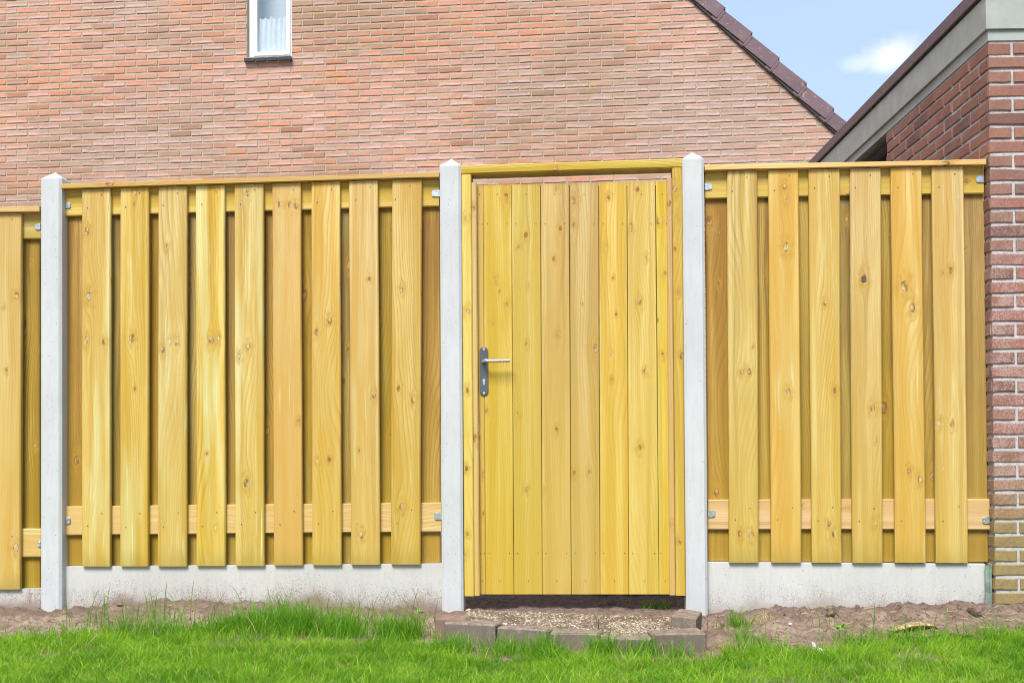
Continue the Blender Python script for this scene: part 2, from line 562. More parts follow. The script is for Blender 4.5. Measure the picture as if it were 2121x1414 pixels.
M_HBRICK = brick_material('house_brick', [(0.38, 0.18, 0.12), (0.50, 0.24, 0.155), (0.56, 0.28, 0.185), (0.59, 0.25, 0.14), (0.52, 0.28, 0.20)], 0.5, 0.3, 'house')
M_GBRICK = brick_material('garage_brick', [(0.19, 0.095, 0.075), (0.26, 0.125, 0.09), (0.31, 0.14, 0.10), (0.25, 0.14, 0.10)], 0.5, 0.3, 'garage')


def mortar_material(name, base, stain):
    m, t, b = material(name)
    g = t.new('ShaderNodeNewGeometry').outputs['Position']
    x, y, z = t.sep(g)
    n = t.noise(g, 90, 4, 0.7)
    n2 = t.noise(g, 1.6, 3)
    col = t.mix(t.ramp(n, 0.35, 0.75), base, tuple(c * 0.62 for c in base))
    col = t.mix(t.ramp(n2, 0.45, 0.75, 0, 0.4), col, stain)
    t.put(b.inputs['Base Color'], col)
    b.inputs['Roughness'].default_value = 0.95
    t.put(b.inputs['Normal'], t.bump(n, 0.5, 0.002))
    return m


M_HMORT = mortar_material('house_mortar', (0.45, 0.40, 0.28), (0.32, 0.28, 0.18))
M_GMORT = mortar_material('garage_mortar', (0.52, 0.51, 0.51), (0.38, 0.37, 0.36))


def plain(name, col, rough=0.5, metal=0.0, var=0.12, scale=40, spec=0.5, bump=0.0):
    m, t, b = material(name)
    g = t.new('ShaderNodeNewGeometry').outputs['Position']
    n = t.noise(g, scale, 4, 0.6)
    c = t.mix(t.ramp(n, 0.35, 0.7), tuple(x * (1 - var) for x in col), tuple(min(1, x * (1 + var)) for x in col))
    t.put(b.inputs['Base Color'], c)
    b.inputs['Roughness'].default_value = rough
    b.inputs['Metallic'].default_value = metal
    b.inputs['Specular IOR Level'].default_value = spec
    if bump:
        t.put(b.inputs['Normal'], t.bump(n, bump, 0.002))
    return m


M_WHITE = plain('white_painted_frame', (0.80, 0.81, 0.82), 0.4, var=0.03)
M_SILL = plain('glazed_sill_tile', (0.035, 0.045, 0.06), 0.35, var=0.3, scale=60)
M_CURT = plain('white_net_curtain', (0.90, 0.91, 0.91), 0.9, var=0.04)
M_BACKING = plain('pale_pane_backing', (0.86, 0.89, 0.92), 0.9, var=0.05)
M_STEEL = plain('brushed_steel', (0.16, 0.17, 0.16), 0.4, 1.0, 0.10, 12)
M_STEELB = plain('satin_steel_lever', (0.62, 0.62, 0.63), 0.3, 1.0, 0.05, 12)
M_ZINC = plain('zinc_plate', (0.62, 0.66, 0.66), 0.35, 0.9, 0.25, 90)
M_SCREW = plain('screw_steel', (0.85, 0.86, 0.88), 0.3, 1.0, 0.05)
M_NAIL = plain('sunk_nail_head', (0.10, 0.08, 0.06), 0.6, 0.3, 0.3, 300)
M_DARK = plain('dark_opening', (0.012, 0.012, 0.012), 0.7)
M_LOUV = plain('dark_louvre', (0.03, 0.028, 0.025), 0.6)
M_GALV = plain('galvanised_channel', (0.33, 0.42, 0.36), 0.45, 0.6, 0.3, 25)


def tile_mat():
    m, t, b = material('purple_brown_roof_tile')
    g = t.new('ShaderNodeNewGeometry').outputs['Position']
    n = t.noise(g, 26, 4, 0.65)
    n2 = t.noise(g, 80, 3, 0.7)
    n3 = t.noise(g, 4, 2)
    c = t.mix(t.ramp(n3, 0.3, 0.7), (0.125, 0.075, 0.09), (0.165, 0.10, 0.115))
    c = t.mix(t.ramp(n2, 0.5, 0.8, 0, 0.35), c, (0.07, 0.035, 0.04))
    c = t.mix(t.ramp(n, 0.60, 0.70, 0, 0.8), c, (0.40, 0.29, 0.18))
    t.put(b.inputs['Base Color'], c)
    b.inputs['Roughness'].default_value = 0.6
    t.put(b.inputs['Normal'], t.bump(n2, 0.4, 0.003))
    return m


M_TILE = tile_mat()
M_COPING = plain('purple_brown_coping', (0.14, 0.10, 0.115), 0.55, var=0.12, scale=30)
M_FASCIA = plain('grey_green_fascia_paint', (0.34, 0.36, 0.335), 0.55, var=0.09, scale=8, bump=0.1)


def soil_mat():
    m, t, b = material('sandy_soil')
    g = t.new('ShaderNodeNewGeometry').outputs['Position']
    x, y, z = t.sep(g)
    n1 = t.noise(g, 5, 5, 0.65)
    n2 = t.noise(g, 45, 5, 0.7)
    n3 = t.noise(g, 220, 3, 0.7)
    c = t.mix(t.ramp(n1, 0.35, 0.65), (0.37, 0.27, 0.205), (0.20, 0.135, 0.098))
    c = t.mix(t.ramp(n2, 0.42, 0.64, 0, 0.8), c, (0.13, 0.082, 0.058))
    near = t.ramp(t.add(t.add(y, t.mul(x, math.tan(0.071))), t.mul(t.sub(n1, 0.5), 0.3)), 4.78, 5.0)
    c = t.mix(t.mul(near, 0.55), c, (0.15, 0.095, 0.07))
    c = t.mix(t.ramp(n3, 0.55, 0.75, 0, 0.5), c, (0.45, 0.35, 0.28))
    # the garden soil beyond the fence line is damp and dark
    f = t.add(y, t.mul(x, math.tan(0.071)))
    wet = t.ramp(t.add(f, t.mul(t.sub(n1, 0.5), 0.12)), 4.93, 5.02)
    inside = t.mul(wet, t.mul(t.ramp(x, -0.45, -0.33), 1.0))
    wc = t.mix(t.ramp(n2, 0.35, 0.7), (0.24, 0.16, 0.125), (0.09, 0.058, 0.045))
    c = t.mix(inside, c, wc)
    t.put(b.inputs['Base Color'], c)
    b.inputs['Roughness'].default_value = 0.95
    t.put(b.inputs['Normal'], t.bump(t.add(n2, t.mul(n3, 0.4)), 0.8, 0.012))
    return m


M_SOIL = soil_mat()


def grass_mat(name, a, c_, dry, tr=0.45):
    m, t, b = material(name)
    ti = t.attr('tint').outputs['Fac']
    r2 = t.m('FRACT', t.mul(ti, 13.7))
    col = t.mix(ti, a, c_)
    col = t.mix(t.ramp(r2, 0.935, 0.945), col, dry)
    g = t.new('ShaderNodeNewGeometry').outputs['Position']
    col = t.mix(t.ramp(t.noise(g, 2.4, 3), 0.35, 0.7, 0, 0.35), col, a)
    t.put(b.inputs['Base Color'], col)
    b.inputs['Roughness'].default_value = 0.55
    b.inputs['Specular IOR Level'].default_value = 0.25
    tl = t.new('ShaderNodeBsdfTranslucent')
    t.put(tl.inputs[0], t.mix(0.5, col, c_))
    mx = t.new('ShaderNodeMixShader')
    mx.inputs[0].default_value = tr
    t.l.new(b.outputs[0], mx.inputs[1])
    t.l.new(tl.outputs[0], mx.inputs[2])
    t.l.new(mx.outputs[0], m.node_tree.nodes['Material Output'].inputs[0])
    return m


M_GRASS = grass_mat('lawn_grass', (0.07, 0.235, 0.008), (0.36, 0.60, 0.04), (0.58, 0.50, 0.22))
M_TALL = grass_mat('long_grass', (0.07, 0.25, 0.014), (0.26, 0.50, 0.03), (0.46, 0.42, 0.18))
M_DRY = grass_mat('dry_grass', (0.42, 0.31, 0.15), (0.55, 0.45, 0.24), (0.35, 0.25, 0.12), 0.25)


def gravel_mat():
    m, t, b = material('washed_gravel_tile')
    g = t.new('ShaderNodeNewGeometry').outputs['Position']
    vo = t.new('ShaderNodeTexVoronoi')
    t.put(vo.inputs['Vector'], g)
    vo.inputs['Scale'].default_value = 85
    cr = t.new('ShaderNodeValToRGB')
    e = cr.color_ramp.elements
    e[0].color = (0.30, 0.20, 0.11, 1); e[1].color = (0.68, 0.62, 0.52, 1)
    x = e.new(0.45); x.color = (0.58, 0.46, 0.31, 1)
    t.put(cr.inputs[0], t.sep(vo.outputs['Color'])[0])
    d_ = t.ramp(vo.outputs['Distance'], 0.35, 0.6)
    col = t.mix(d_, cr.outputs[0], (0.16, 0.115, 0.08))
    mud = t.noise(g, 9, 5, 0.7)
    col = t.mix(t.ramp(mud, 0.42, 0.58, 0, 0.9), col, (0.12, 0.08, 0.055))
    t.put(b.inputs['Base Color'], col)
    b.inputs['Roughness'].default_value = 0.8
    t.put(b.inputs['Normal'], t.bump(t.mul(vo.outputs['Distance'], -1.0), 1.0, 0.006))
    return m


M_GRAVEL = gravel_mat()
M_PEBBLE = plain('pale_pebble', (0.40, 0.31, 0.22), 0.75, var=0.5, scale=45)
M_BARK = plain('weathered_wood_splinter', (0.42, 0.29, 0.14), 0.85, var=0.45, scale=70, bump=0.6)
M_BARKD = plain('brown_bark', (0.16, 0.10, 0.065), 0.9, var=0.45, scale=60, bump=0.6)
M_CLOD = plain('soil_clod', (0.19, 0.125, 0.09), 0.95, var=0.4, scale=90, bump=0.8)
M_SHARD = plain('white_shard', (0.66, 0.66, 0.66), 0.5, var=0.1)
M_SHARDP = plain('pink_shard', (0.50, 0.38, 0.40), 0.6, var=0.2)
M_LEAF = plain('fresh_green_leaf', (0.16, 0.38, 0.03), 0.5, var=0.25, scale=60)

# glass
M_GLASS, gt, gb = material('window_glass')
gl = gt.new('ShaderNodeBsdfGlossy'); gl.inputs['Roughness'].default_value = 0.02
tr = gt.new('ShaderNodeBsdfTransparent'); tr.inputs[0].default_value = (0.93, 0.96, 0.97, 1)
mx = gt.new('ShaderNodeMixShader')
lw = gt.new('ShaderNodeLayerWeight'); lw.inputs[0].default_value = 0.5
gt.put(mx.inputs[0], gt.add(gt.mul(gt.m('POWER', lw.outputs['Facing'], 4.0), 0.8), 0.17))
gt.l.new(tr.outputs[0], mx.inputs[1]); gt.l.new(gl.outputs[0], mx.inputs[2])
gt.l.new(mx.outputs[0], M_GLASS.node_tree.nodes['Material Output'].inputs[0])


# ------------------------------------------------------------------ ground
def smooth_noise(x, y, s, seed):
    """value noise on arrays"""
    r = np.random.RandomState(seed).rand(257, 257)
    X = x * s + 1000.3; Y = y * s + 1000.7
    xi = np.floor(X).astype(int); yi = np.floor(Y).astype(int)
    fx = X - xi; fy = Y - yi
    fx = fx * fx * (3 - 2 * fx); fy = fy * fy * (3 - 2 * fy)
    a = r[xi % 257, yi % 257]; b = r[(xi + 1) % 257, yi % 257]
    c = r[xi % 257, (yi + 1) % 257]; d_ = r[(xi + 1) % 257, (yi + 1) % 257]
    return (a * (1 - fx) + b * fx) * (1 - fy) + (c * (1 - fx) + d_ * fx) * fy


SOIL_X = [-4, -2.1, -1.9, -1.65, -1.3, -0.8, -0.35, -0.2, 0.6, 0.9, 1.1, 1.45, 1.9, 2.1, 4]
SOIL_Z = [0.0, 0.003, 0.02, 0.045, 0.03, 0.008, 0.0, -0.01, -0.02, -0.01, 0.0, 0.012, 0.03, 0.035, 0.03]


def lawn_edge(x):
    """y up to which the lawn reaches, for every x"""
    return np.interp(x, [-6, -2.2, -1.9, -1.5, -1.1, -0.7, -0.35, -0.2, 0.75, 0.85, 1.25, 1.45, 1.7, 2.0, 2.3, 6],
                     [4.55, 4.55, 4.62, 4.74, 4.78, 4.66, 4.45, 4.16, 4.10, 4.18, 4.14, 4.30, 4.46, 4.50, 4.55, 4.6])


def ground_z(x, y, rough=1.0):
    x = np.asarray(x, dtype=float); y = np.asarray(y, dtype=float)
    fence_y = 5.07 - x * 0.0711
    base = np.interp(x, SOIL_X, SOIL_Z)
    # falls to the lawn
    k = np.clip((y - lawn_edge(x) + 0.05) / 0.45, 0, 1)
    k = k * k * (3 - 2 * k)
    z = -0.035 + (base + 0.035) * k
    z = z + (smooth_noise(x, y, 3.0, 1) - 0.5) * 0.018
    z = z + (smooth_noise(x, y, 11.0, 2) - 0.5) * 0.020 * (0.4 + k) * rough
    z = z + (smooth_noise(x, y, 29.0, 3) - 0.5) * 0.017 * (0.2 + k) * rough
    z = z + np.maximum(smooth_noise(x, y, 42.0, 5) - 0.62, 0) * 0.045 * (0.1 + k) * rough
    z = z + (smooth_noise(x, y, 70.0, 4) - 0.5) * 0.006 * (0.2 + k) * rough
    # bed of the stepping pad at the gate
    pad = np.clip((x + 0.36) / 0.06, 0, 1) * np.clip((0.82 - x) / 0.06, 0, 1) * np.clip((y - 4.05) / 0.1, 0, 1) * np.clip((4.95 - y) / 0.1, 0, 1)
    z = z * (1 - pad) + pad * np.minimum(z, -0.03 + 0.045 * np.clip((y - 4.72) / 0.2, 0, 1))
    # dark garden soil just behind the gate
    gb_ = np.clip((x + 0.42) / 0.05, 0, 1) * np.clip((0.85 - x) / 0.05, 0, 1) * np.clip((y - 4.86) / 0.08, 0, 1)
    z = z * (1 - gb_) + gb_ * (0.004 + (smooth_noise(x, y, 14.0, 8) - 0.5) * 0.02 + (smooth_noise(x, y, 45.0, 9) - 0.5) * 0.012)
    return z


def axis(core0, core1, step, far):
    a = list(np.arange(core0, core1 + 1e-6, step))
    s, lo, hi = step, core0, core1
    pre, post = [], []
    while lo > -far:
        s *= 1.35; lo -= s; pre.append(lo)
    s = step
    while hi < far:
        s *= 1.35; hi += s; post.append(hi)
    return np.array(pre[::-1] + a + post)


gx = axis(-2.7, 2.7, 0.013, 300)
gy = axis(3.1, 6.0, 0.013, 300)
GX, GY = np.meshgrid(gx, gy)
GZ = ground_z(GX, GY)
nx, ny = len(gx), len(gy)
V = np.stack([GX.ravel(), GY.ravel(), GZ.ravel()], 1).astype(np.float32)
ii = np.arange(nx * ny).reshape(ny, nx)
Q = np.stack([ii[:-1, :-1].ravel(), ii[:-1, 1:].ravel(), ii[1:, 1:].ravel(), ii[1:, :-1].ravel()], 1).astype(np.int32)


def np_mesh(name, V, Q, mat, attrs=None, smooth=False):
    me = bpy.data.meshes.new(name)
    k = Q.shape[1]
    me.vertices.add(len(V)); me.vertices.foreach_set('co', V.astype(np.float32).ravel())
    me.loops.add(Q.size); me.loops.foreach_set('vertex_index', Q.astype(np.int32).ravel())
    me.polygons.add(len(Q))
    me.polygons.foreach_set('loop_start', np.arange(0, Q.size, k, dtype=np.int32))
    me.polygons.foreach_set('loop_total', np.full(len(Q), k, dtype=np.int32))
    if smooth:
        me.polygons.foreach_set('use_smooth', np.ones(len(Q), dtype=bool))
    me.update(calc_edges=True)
    me.materials.append(mat)
    if attrs:
        for n_, a in attrs.items():
            at = me.attributes.new(n_, 'FLOAT', 'POINT')
            at.data.foreach_set('value', a.astype(np.float32))
    return me


ground = link('ground', np_mesh('ground', V, Q, M_SOIL, smooth=True))
tag(ground, kind='structure')

# ------------------------------------------------------------------ brick helpers
def brick_geo(L, H, D=0.03, bev=0.004, j=0.0015):
    """front of a brick: local x along, z up, y depth (front at 0); returns verts, faces, uvs"""
    rj = lambda: random.uniform(-j, j)
    xs = [-L / 2, -L / 6, L / 6, L / 2]
    v = []; uv = []
    top = [(x + (rj() if 0 < i < 3 else 0), H / 2 + rj()) for i, x in enumerate(xs)]
    bot = [(x + (rj() if 0 < i < 3 else 0), -H / 2 + rj()) for i, x in enumerate(xs)]
    ring = bot + top[::-1]                       # ccw from the front
    n = len(ring)
    cx_ = lambda p, e: (p[0] - math.copysign(e, p[0]) if abs(p[0]) > L / 3 else p[0], p[1] - math.copysign(e, p[1]))
    for lay, (y, e) in enumerate(((0.0, bev), (bev, 0.0), (D, 0.0))):
        for p in ring:
            q = cx_(p, e + (abs(rj()) if lay == 0 else 0))
            v.append((q[0], y + (rj() if lay == 0 else 0), q[1]))
            uv.append((q[0] / L + 0.5, q[1] / H + 0.5))
    f = [[0, 1, 6, 7], [1, 2, 5, 6], [2, 3, 4, 5]]
    for k in range(2):
        for i in range(n):
            j2 = (i + 1) % n
            f.append([k * n + j2, k * n + i, (k + 1) * n + i, (k + 1) * n + j2])
    return v, f, uv


def brick_variants(name, L, H, mat, n=20, bev=0.004, j=0.0015):
    out = []
    for i in range(n):
        v, f, uv = brick_geo(L, H, bev=bev, j=j)
        out.append(mesh_of(name, v, f, mat, uv, {'tint': random.random()}))
    return out


class Joined:
    """many small like pieces joined into one mesh"""
    def __init__(s): s.v = []; s.f = []; s.uv = []; s.t = []
    def add(s, geo, fn, tint=None):
        v, f, uv = geo; b = len(s.v); tt = random.random() if tint is None else tint
        s.v += [fn(p) for p in v]; s.uv += uv; s.t += [tt] * len(v)
        s.f += [[b + i for i in q] for q in f]
    def build(s, name, mat, parent):
        return link(name, mesh_of(name, s.v, s.f, mat, s.uv, {'tint': s.t}), parent)


# ------------------------------------------------------------------ brick house behind
CP = 0.0625; BP = 0.2155; JT = 0.0115; JV = 0.0150
house = thing('brick_house', 'pink red brick house gable with a narrow white window, behind the wooden fence', 'house',
              HOU.world(0, 0), -HOU.th)


def hz(u, z):   # course shear
    return z + SHEAR * u


vu0, vz0 = HOU.hit(1432.7, 0)
vu1, vz1 = HOU.hit(1737.0, 283.0)
slope = (vz1 - vz0) / (vu1 - vu0)
U_R = 4.6
zl = lambda u: vz0 + slope * (u - vu0)
U_PEAK = -3.6
Z_PEAK = zl(U_PEAK)
U_L = U_PEAK - (U_R - U_PEAK)
zmir = lambda u: zl(u) if u > U_PEAK else zl(2 * U_PEAK - u)
wl, wb = HOU.hit(511.3, 119.3)
wr, wb2 = HOU.hit(604.0, 115.6)
wb = (wb + wb2) / 2
WT = wb + 1.25
# mortar wall with window hole (front sheet plus reveals)
mb = MB()
def wall_poly(pts):
    mb.prism(pts, 0.0025, 0.30)
wall_poly([(U_L, -0.1), (wl, -0.1), (wl, zmir(wl)), (U_PEAK, Z_PEAK), (U_L, zmir(U_L))])
wall_poly([(wl, -0.1), (wr, -0.1), (wr, wb), (wl, wb)])
wall_poly([(wl, WT), (wr, WT), (wr, zmir(wr)), (wl, zmir(wl))])
wall_poly([(wr, -0.1), (U_R, -0.1), (U_R, zmir(U_R)), (wr, zmir(wr))])
wall = mb.build('wall', M_HMORT, house)
hv = brick_variants('brick', BP - JT, CP - JV, M_HBRICK, 24, bev=0.0035, j=0.0016)
HJ = Joined()
z_low = 1.2
# phase of the courses and joints read from the photo
jz = HOU.hit(50, 298 / 7.07)[1] - SHEAR * HOU.hit(50, 298 / 7.07)[0]
ju = HOU.hit(96 / 7.07, 300 / 7.07)[0]
cand = []
lineu = lambda z: vu0 + (z - vz0) / slope - 0.004
su0 = HOU.hit(504.9, 121, -0.045)[0]; su1 = HOU.hit(603.5, 117.5, -0.045)[0]
for c in range(-70, 105):
    zc = jz + c * CP + CP / 2
    off = (c % 2) * BP / 2
    for k in range(-60, 70):
        uc = ju + off + (k + 0.5) * BP
        if uc < -11.4 or uc > U_R - 0.1: continue
        z = hz(uc, zc)
        if z < z_low or z > 9.9 or (uc < U_PEAK and z + CP > min(zmir(uc - BP / 2), zmir(uc + BP / 2))): continue
        a, b_ = uc - (BP - JT) / 2, uc + (BP - JT) / 2
        z0, z1 = z - (CP - JV) / 2, z + (CP - JV) / 2
        cut = None
        if b_ > lineu(z1):
            if lineu(z0) - a < 0.03: continue
            cut = (max(a + 0.004, lineu(z0)), max(a + 0.004, lineu(z1)))
        if z1 > wb - 0.046 and z0 < WT:
            el = wl - 0.001 if z0 > wb - 0.012 else su0 - 0.004
            er = wr + 0.001 if z0 > wb - 0.012 else su1 + 0.004
            if a < er and b_ > el:
                if a < el: b_ = el
                elif b_ > er: a = er
                else: continue
                if b_ - a < 0.02: continue
        cand.append((a, b_, z, cut))
# project: which bricks are in the picture
def to_px(p):
    q = p - CAM
    dz_ = q.dot(fw)
    return CX + F * q.dot(rt) / dz_, CY - F * q.dot(up) / dz_
full = []
rest = []
for a, b_, z, cut in cand:
    px, py = to_px(HOU.world((a + b_) / 2, 0, z))
    vis = -10 < px < 2130 and -5 < py
    # hidden by the fence line or the garage
    top = np.interp(px, [0, 82, 83, 134, 911, 956, 1413, 1458, 2043], [428, 427, 368, 380, 357, 342, 328, 342, 329])
    gar = py > 333 - (px - 1694) * 0.965 if px > 1690 else False
    vis = vis and py < top and not gar
    (full if vis and cut is None and abs((b_ - a) - (BP - JT)) < 1e-4 else rest).append((a, b_, z, px, cut))
full.sort(key=lambda q: -q[3])
for i, (a, b_, z, px, cut) in enumerate(full):
    uc = (a + b_) / 2
    if i < 299:
        link('brick', random.choice(hv), wall, (uc + random.uniform(-.001, .001), random.uniform(-0.0045, -0.0015), z), (0, -SHEAR + random.uniform(-.002, .002), 0))
    else:
        rest.append((a, b_, z, px, cut))
for a, b_, z, px, cut in rest:
    uc = (a + b_) / 2
    g_ = brick_geo(b_ - a, CP - JV, bev=0.0035, j=0.0016)
    dy = random.uniform(-0.0045, -0.0015)
    rot_ = SHEAR + random.uniform(-.002, .002)
    L_ = b_ - a
    def place(p):
        x_ = p[0]
        if cut:
            w_ = cut[0] + (cut[1] - cut[0]) * (p[2] / (CP - JV) + 0.5) - a
            x_ = -L_ / 2 + (p[0] / L_ + 0.5) * min(L_, max(w_, 0.004))
        return (x_ + uc, p[1] + dy, p[2] + z + rot_ * p[0])
    HJ.add(g_, place)
tag(HJ.build('wall_bricks', M_HBRICK, wall), kind='stuff')

# window
win = link('window', None, house)
RC = 0.055
mb = MB()
fwid = 0.062
mb.box(wl, wl + fwid, RC, RC + 0.09, wb, WT, 0.003)
mb.box(wr - fwid * 0.62, wr, RC, RC + 0.09, wb, WT, 0.003)
mb.box(wl + fwid, wr - fwid * 0.62, RC, RC + 0.09, wb, wb + 0.028, 0.003)
mb.box(wl + fwid, wr - fwid * 0.62, RC, RC + 0.09, WT - 0.06, WT, 0.003)
mb.build('frame', M_WHITE, win)
mb = MB()
a0, a1 = wl + fwid - 0.012, wr - fwid * 0.62 + 0.012
b0, b1 = wb + 0.026, WT - 0.05
mb.box(a0, a0 + 0.036, RC - 0.014, RC + 0.04, b0, b1, 0.003)
mb.box(a1 - 0.036, a1, RC - 0.014, RC + 0.04, b0, b1, 0.003)
mb.box(a0 + 0.036, a1 - 0.036, RC - 0.014, RC + 0.04, b0, b0 + 0.036, 0.003)
mb.box(a0 + 0.036, a1 - 0.036, RC - 0.014, RC + 0.04, b1 - 0.036, b1, 0.003)
mb.build('sash', M_WHITE, win)
MB().box(a0 + 0.03, a1 - 0.03, RC + 0.012, RC + 0.018, b0 + 0.03, b1 - 0.03).build('pane', M_GLASS, win)
# net curtain with folds
cz0 = b0 + 0.02
cz1 = HOU.hit(560, 29)[1]
v = []; f = []
N = 60
for r in range(9):
    for i in range(N + 1):
        s_ = i / N
        u_ = a0 + 0.012 + (a1 - a0 - 0.024) * s_
        zz = cz0 + (cz1 - cz0) * r / 8 + (0.008 * math.sin(s_ * 31) + 0.006 * math.sin(s_ * 17 + 1) if r == 8 else 0)
        fold = 0.009 * math.sin(s_ * 42 + 0.8 * math.sin(r * 0.5)) + 0.006 * math.sin(s_ * 19 + r * 0.25)
        v.append((u_, RC + 0.045 + fold * (0.6 + 0.05 * r), zz))
for r in range(8):
    for i in range(N):
        q = r * (N + 1) + i
        f.append([q, q + 1, q + N + 2, q + N + 1])
link('curtain', mesh_of('curtain', v, f, M_CURT, smooth=True), win)
# pale sheet added behind the pane to stand for the sky's reflection
mb = MB()
mb.box(wl - 0.1, wr + 0.1, 0.302, 0.312, wb - 0.1, WT + 0.1)
mb.build('pale_backing', M_BACKING, win)
# sill of dark glazed tiles
sill = link('window_sill', None, house)
su = [HOU.hit(x, y, -0.045)[0] for x, y in ((504.9, 121), (527.5, 120), (551.5, 119), (574.8, 118), (603.5, 117.5))]
sz1 = HOU.hit(555, 119, -0.045)[1]
for i in range(4):
    m0 = (su[i] + su[i + 1]) / 2
    MB().box(su[i] - m0 + 0.003, su[i + 1] - m0 - 0.003, -0.05, RC + 0.02, -0.032, 0.004 if i < 4 else 0, 0.004).build(
        'sill_tile', M_SILL, sill, (m0, 0, sz1 + SHEAR * (m0 - su[2])), (0.05, -0.014, 0))
MB().box(su[0] + 0.002, su[-1] - 0.02, -0.03, 0.05, sz1 - 0.036, sz1 - 0.006).build('sill_mortar', M_HMORT, sill)

# roof: slab, barge board line and verge tiles on the right slope
roof = link('roof', None, house)
mb = MB()
mb.prism([(U_PEAK, Z_PEAK), (U_R + 0.3, zl(U_R + 0.3)), (U_R + 0.3, zl(U_R + 0.3) + 0.10), (U_PEAK, Z_PEAK + 0.10)], 0.03, 8.0)
mb.prism([(2 * U_PEAK - U_R - 0.3, zl(U_R + 0.3)), (U_PEAK, Z_PEAK), (U_PEAK, Z_PEAK + 0.10), (2 * U_PEAK - U_R - 0.3, zl(U_R + 0.3) + 0.10)], 0.03, 8.0)
mb.build('roof_deck', M_TILE, roof)
tip0 = HOU.hit(1559, 67.9, -0.04)
tip1 = HOU.hit(1671.8, 172.3, -0.04)
stepu, stepz = (tip1[0] - tip0[0]) / 2, (tip1[1] - tip0[1]) / 2
tipA = HOU.hit(1502.3, 24.0, -0.04)
lr = HOU.hit(1541.4, 90.2, -0.04)
ll = HOU.hit(1482.0, 43.0, -0.04)
rel = [(ll[0] - tip0[0], ll[1] - tip0[1]), (lr[0] - tip0[0], lr[1] - tip0[1]), (0, 0), (tipA[0] - tip0[0] - 0.02, tipA[1] - tip0[1] + 0.017)]
dirn = Vector((rel[2][0] - rel[3][0], 0, rel[2][1] - rel[3][1])).normalized()
mb = MB()
mb.prism(rel, -0.028, 0.0, 0.004)
# nib strip at the tile's head, slightly recessed under the tile above
hd = [(rel[0][0] - 0.055 * dirn.x, rel[0][1] - 0.055 * dirn.z), (rel[0][0] + 0.0, rel[0][1] + 0.0), (rel[3][0], rel[3][1] - 0.008), (rel[3][0] - 0.05 * dirn.x, rel[3][1] - 0.008 - 0.05 * dirn.z)]
mb.prism(hd, -0.018, 0.0, 0.003)
mb.prism([(rel[0][0] + 0.012, rel[0][1] + 0.002), (rel[0][0] + 0.022, rel[0][1] - 0.008), (rel[3][0] + 0.022, rel[3][1] - 0.024), (rel[3][0] + 0.012, rel[3][1] - 0.016)], -0.032, -0.026)
# the tile's top surface running back over the roof
tp = [(rel[3][0], rel[3][1] - 0.03), (0, -0.03), (0, 0.0), (rel[3][0], rel[3][1])]
mb.prism(tp, 0.0, 0.33)
vt = mesh_of('roof_tile', mb.v, mb.f, M_TILE)
for k in range(-22, 8):
    link('roof_tile', vt, roof, (tip0[0] + stepu * k, -0.015, tip0[1] + stepz * k), (0, random.uniform(-.006, .006), 0))
mb = MB()
pk = [(U_PEAK, Z_PEAK - 0.015), (U_R, zl(U_R) - 0.015), (U_R, zl(U_R) + 0.06), (U_PEAK, Z_PEAK + 0.06)]
mb.prism(pk, -0.03, 0.005)
mb.build('verge_batten', M_LOUV, roof)

# ------------------------------------------------------------------ garage on the right
GTH = -0.016
garage = thing('brick_garage', 'flat roofed brown brick garage with pale joints and grey fascia, right of the fence', 'garage',
               (GF.o.x, GF.o.y, 0), GTH)
ZB = GF.hit(2050, 85.4)[1]   # top of the brickwork
ZF = GF.hit(2050, 62.9)[1]   # underside of the fascia
OY = 1.41; OY2 = 3.6
mb = MB()
mb.box(0.006, 4.0, 0.006, 4.45, -0.2, ZB - 1.0)
mb.box(0.006, 4.0, 0.006, OY, ZB - 1.0, ZB)
mb.box(0.12, 4.0, OY, OY2, ZB - 1.0, ZB)
mb.box(0.006, 4.0, OY2, 4.45, ZB - 1.0, ZB)
gwall = mb.build('wall', M_GMORT, garage)
GC = 0.0625; GJ = 0.0125; GV = 0.0135
gfull = brick_variants('brick', 0.22 - GJ, GC - GV, M_GBRICK, 16, bev=0.0028, j=0.0018)
ghalf = brick_variants('brick', 0.11 - GJ, GC - GV, M_GBRICK, 12, bev=0.0028, j=0.0018)
GJn = Joined()
nparts = 0
